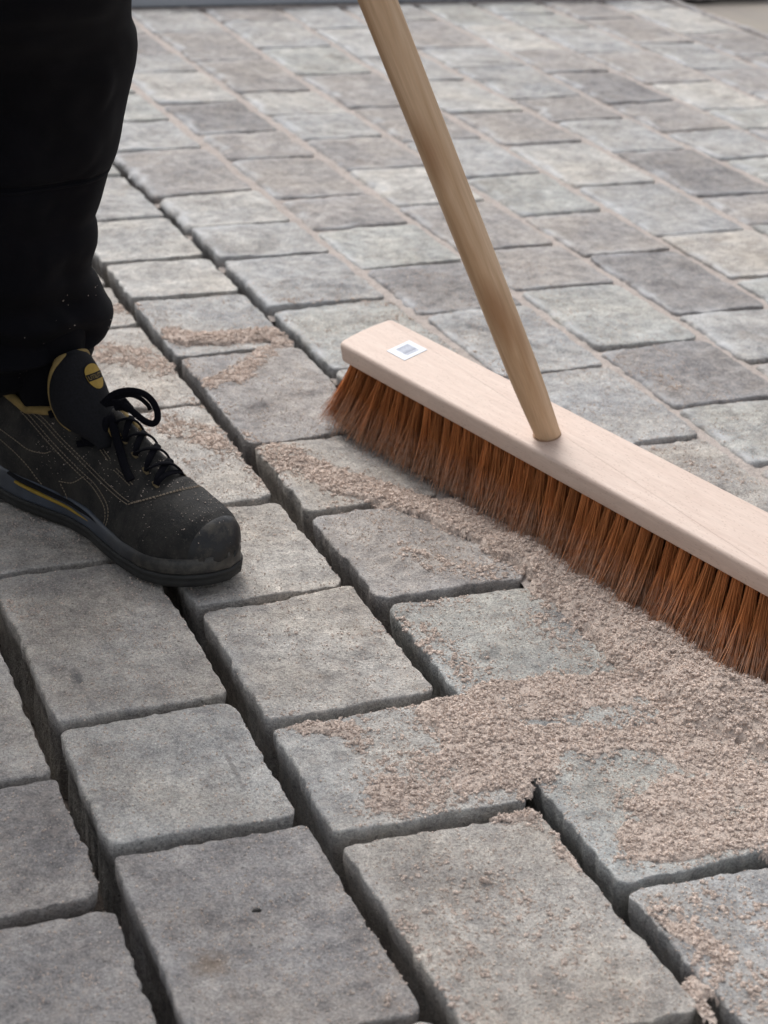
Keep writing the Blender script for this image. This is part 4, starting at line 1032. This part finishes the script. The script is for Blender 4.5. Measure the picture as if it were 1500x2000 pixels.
# dusting of grains on shoe, laces and trouser hem
def on_surface(G_, n, cond, wfun):
    a = G_[:-1, :-1].reshape(-1, 3); b = G_[1:, :-1].reshape(-1, 3); c = G_[:-1, 1:].reshape(-1, 3)
    ar = np.linalg.norm(np.cross(b - a, c - a), axis=1); wt = ar * wfun(a); wt /= wt.sum()
    i = RNG.choice(len(a), n, p=wt); u_ = RNG.random((n, 1)); v_ = RNG.random((n, 1)); return a[i] + (b[i] - a[i]) * u_ + (c[i] - a[i]) * v_
UWn = sw(UP[25:]); 
Ps = on_surface(UWn, 1100, None, lambda p: (.06 + sstep(.04, .075, p[:, 2])) * (1 + 2 * sstep(-.3, .4, fbm(p[:, 0] * 45, p[:, 1] * 45, 2, 2))))
Pt = on_surface(L1[:110], 300, None, lambda p: .05 + np.interp(p[:, 2], [.10, .17, .24, .40], [2.2, 2.0, .6, .12]) * sstep(-.2, .5, fbm(p[:, 0] * 20, p[:, 2] * 30, 9, 2)))
Pg = np.concatenate([Ps + np.array([0, 0, .0006]), Pt]); Sg = np.clip(RNG.lognormal(-8.12, .45, len(Pg)), .00018, .0007)
gd = link('dust_grains', crumbs('dust_grains', Pg, Sg), kind='stuff'); gd['label'] = 'pale sand grains caught on the dark shoe and trouser hem'
# grains thrown up at the foot of the bristles
sp_x = RNG.uniform(-BLEN / 2 - .01, BLEN / 2 + .05, 900); sp_y = RNG.normal(BWID / 2 - .012, .009, 900)
base = B_O + sp_x[:, None] * bL - sp_y[:, None] * by; base[:, 2] = np.abs(RNG.normal(0, .010, 900)) + .002
k_ = RNG.random(900) < .75
mg = link('bristle_sand', crumbs('bristle_sand', base[k_], np.clip(RNG.lognormal(-7.3, .35, k_.sum()), .0004, .0014)), kind='stuff'); mg['label'] = 'sand grains caught among the lower ends of the bristles'
print('done')

ch_ = at(500, 1777); cb_ = MB()
cv = np.array([[-.0035, -.001, 0], [.003, -.0016, 0], [.0042, .0004, 0], [.001, .0018, 0], [-.003, .0012, 0]])
cb_.add(np.concatenate([cv, cv * .6 + np.array([.0002, 0, .0016])]), [(i, (i + 1) % 5, 5 + (i + 1) % 5, 5 + i) for i in range(5)]); cb_.add(cv * .6 + np.array([.0002, 0, .0016]), [(0, 1, 2), (0, 2, 3), (0, 3, 4)])
hz = bvh.ray_cast(Vector((ch_[0], ch_[1], .1)), Vector((0, 0, -1)))[0].z
link('stone_chip', cb_.mesh('stone_chip', simple('dark_chip', (.02, .018, .016), .7), False), loc=(ch_[0], ch_[1], hz - .0002), label='tiny black chip lying on the large sett near the bottom', cat='stone chip')

print('pile faces', len(pile.data.polygons), 'crumb faces', len(cm.data.polygons), 'total tris', sum(sum(len(p.vertices) - 2 for p in o.data.polygons) for o in [pile, cm, js_o]), sum(len(o.data.polygons) * 2 for o in stones_root.children))
